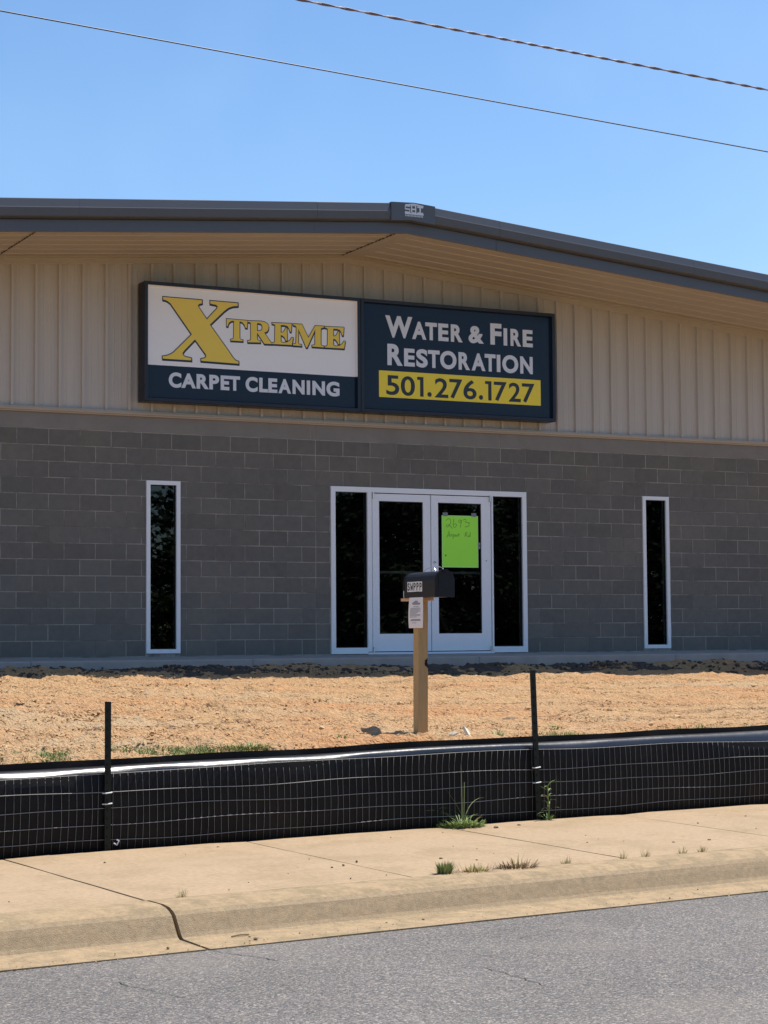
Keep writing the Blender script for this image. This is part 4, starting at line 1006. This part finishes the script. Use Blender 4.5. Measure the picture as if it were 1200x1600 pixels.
# pebbles on the sidewalk and in the gutter
pm = [rocks_mesh('pebble', np.array([[0, 0, 0.]]), np.array([1.0]), M['pebble']) for _ in range(4)]
for i in range(56):
    s = rnd.uniform(-3.6, 3.6); t = rnd.uniform(-1.9, -.1) if i < 36 else rnd.uniform(-2.6, -2.38)
    x, y, z = at_walk(s, t)
    if i >= 36: z = -1.268
    r = rnd.choice((.004, .005, .006, .007, .010)); o = link('pebble', pm[i % 4], loc=(x, y, z+r*.3), rot=(0, 0, rnd.uniform(0, 6)), label='small brown pebble lying on the pale concrete', category='pebble', group='pebbles on the concrete'); o.scale = (r, r, r)
n = 900; sg = nprng.uniform(-4.5, 5, n); tg = -2.66+.30*nprng.uniform(0, 1, n)**1.6; tg[::3] = nprng.uniform(-3.0, -2.6, len(tg[::3]))
Pg = np.stack([ORG.x+SV.x*sg+TV.x*tg, ORG.y+SV.y*sg+TV.y*tg, np.where(tg > -2.63, -1.269, -1.281)], 1)
link('loose_grit', chips_mesh('loose_grit', Pg, .0022+.0035*nprng.uniform(0, 1, n)**2, M['clod']), kind='stuff')
x, y, z = at_walk(.73, -.30); rock_obj('pebble', x, y, z+.006, .019, M['pebble'], 'largest brown pebble, just right of the big grass clump', 'pebble')
x, y, z = at_walk(-2.43, -2.42); b = MB(); b.tube([(-.05, -.01, 0), (0, .0, .004), (.05, .004, .002)], .004, 5); o = b.build('twig', M['leaf_brown'], label='short dark twig in the gutter beside the wide kerb joint', category='twig'); o.location = (x, y, -1.262)

# ================================================================== TREES ACROSS THE STREET (behind the camera, mirrored in the glass)
def tree_meshes(seed):
    r = random.Random(seed); tr = MB(); H = 9.5
    tr.tube([(0, 0, -.3), (.1, 0, 2), (.0, .1, 5), (.1, .1, 8)], [.28, .22, .15, .05], 8)
    ends = []
    for i in range(15):
        z = .2+i*.55; a = i*2.4+r.uniform(-.5, .5); L = 3.0-.13*i
        e = (L*cos(a), L*sin(a), z+1.0); tr.tube([(0.05, .05, z), (L*.5*cos(a), L*.5*sin(a), z+.4), e], [.08, .05, .02], 5); ends.append(e)
    ends += [(0, 0, 8.5), (.3, .2, 9.2)]
    lf = MB()
    cl = []
    for e in ends:
        for _ in range(8): cl.append((e[0]*r.uniform(.5, 1.2)+r.gauss(0, .5), e[1]*r.uniform(.5, 1.2)+r.gauss(0, .5), e[2]+r.gauss(0, .55), r.uniform(.45, .9)))
    for cx, cy, cz, cr in cl:
        for _ in range(80):
            p = Vector((r.gauss(0, 1), r.gauss(0, 1), r.gauss(0, .8)))*cr*.55+Vector((cx, cy, cz))
            n = Vector((r.gauss(0, 1), r.gauss(0, 1), r.gauss(0, 1))).normalized(); a = n.orthogonal().normalized()*.15; c = n.cross(a)
            o = len(lf.v); lf.v += [tuple(p-a), tuple(p+c*.6), tuple(p+a), tuple(p-c*.6)]; lf.f.append((o, o+1, o+2, o+3))
    return tr.mesh('trunk', M['bark'], True), lf.mesh('crown', M['crown'])
TM = [tree_meshes(i) for i in (3, 8, 21)]
for i in range(34):
    s = -14+4.3*(i//2)+2.1*(i % 2)+rnd.uniform(-.8, .8); p = W(s, -28-7*(i % 2)+rnd.uniform(-2, 2), -1.2)
    tt = thing('tree', 'leafy green tree standing across the street', 'tree', p, rnd.uniform(0, 6), 'trees across the street')
    k = .42 if 14.0 < s < 17.6 else rnd.uniform(.6, .8); tt.scale = (k*1.5, k*1.5, k)
    link('trunk', TM[i % 3][0], tt); link('crown', TM[i % 3][1], tt)
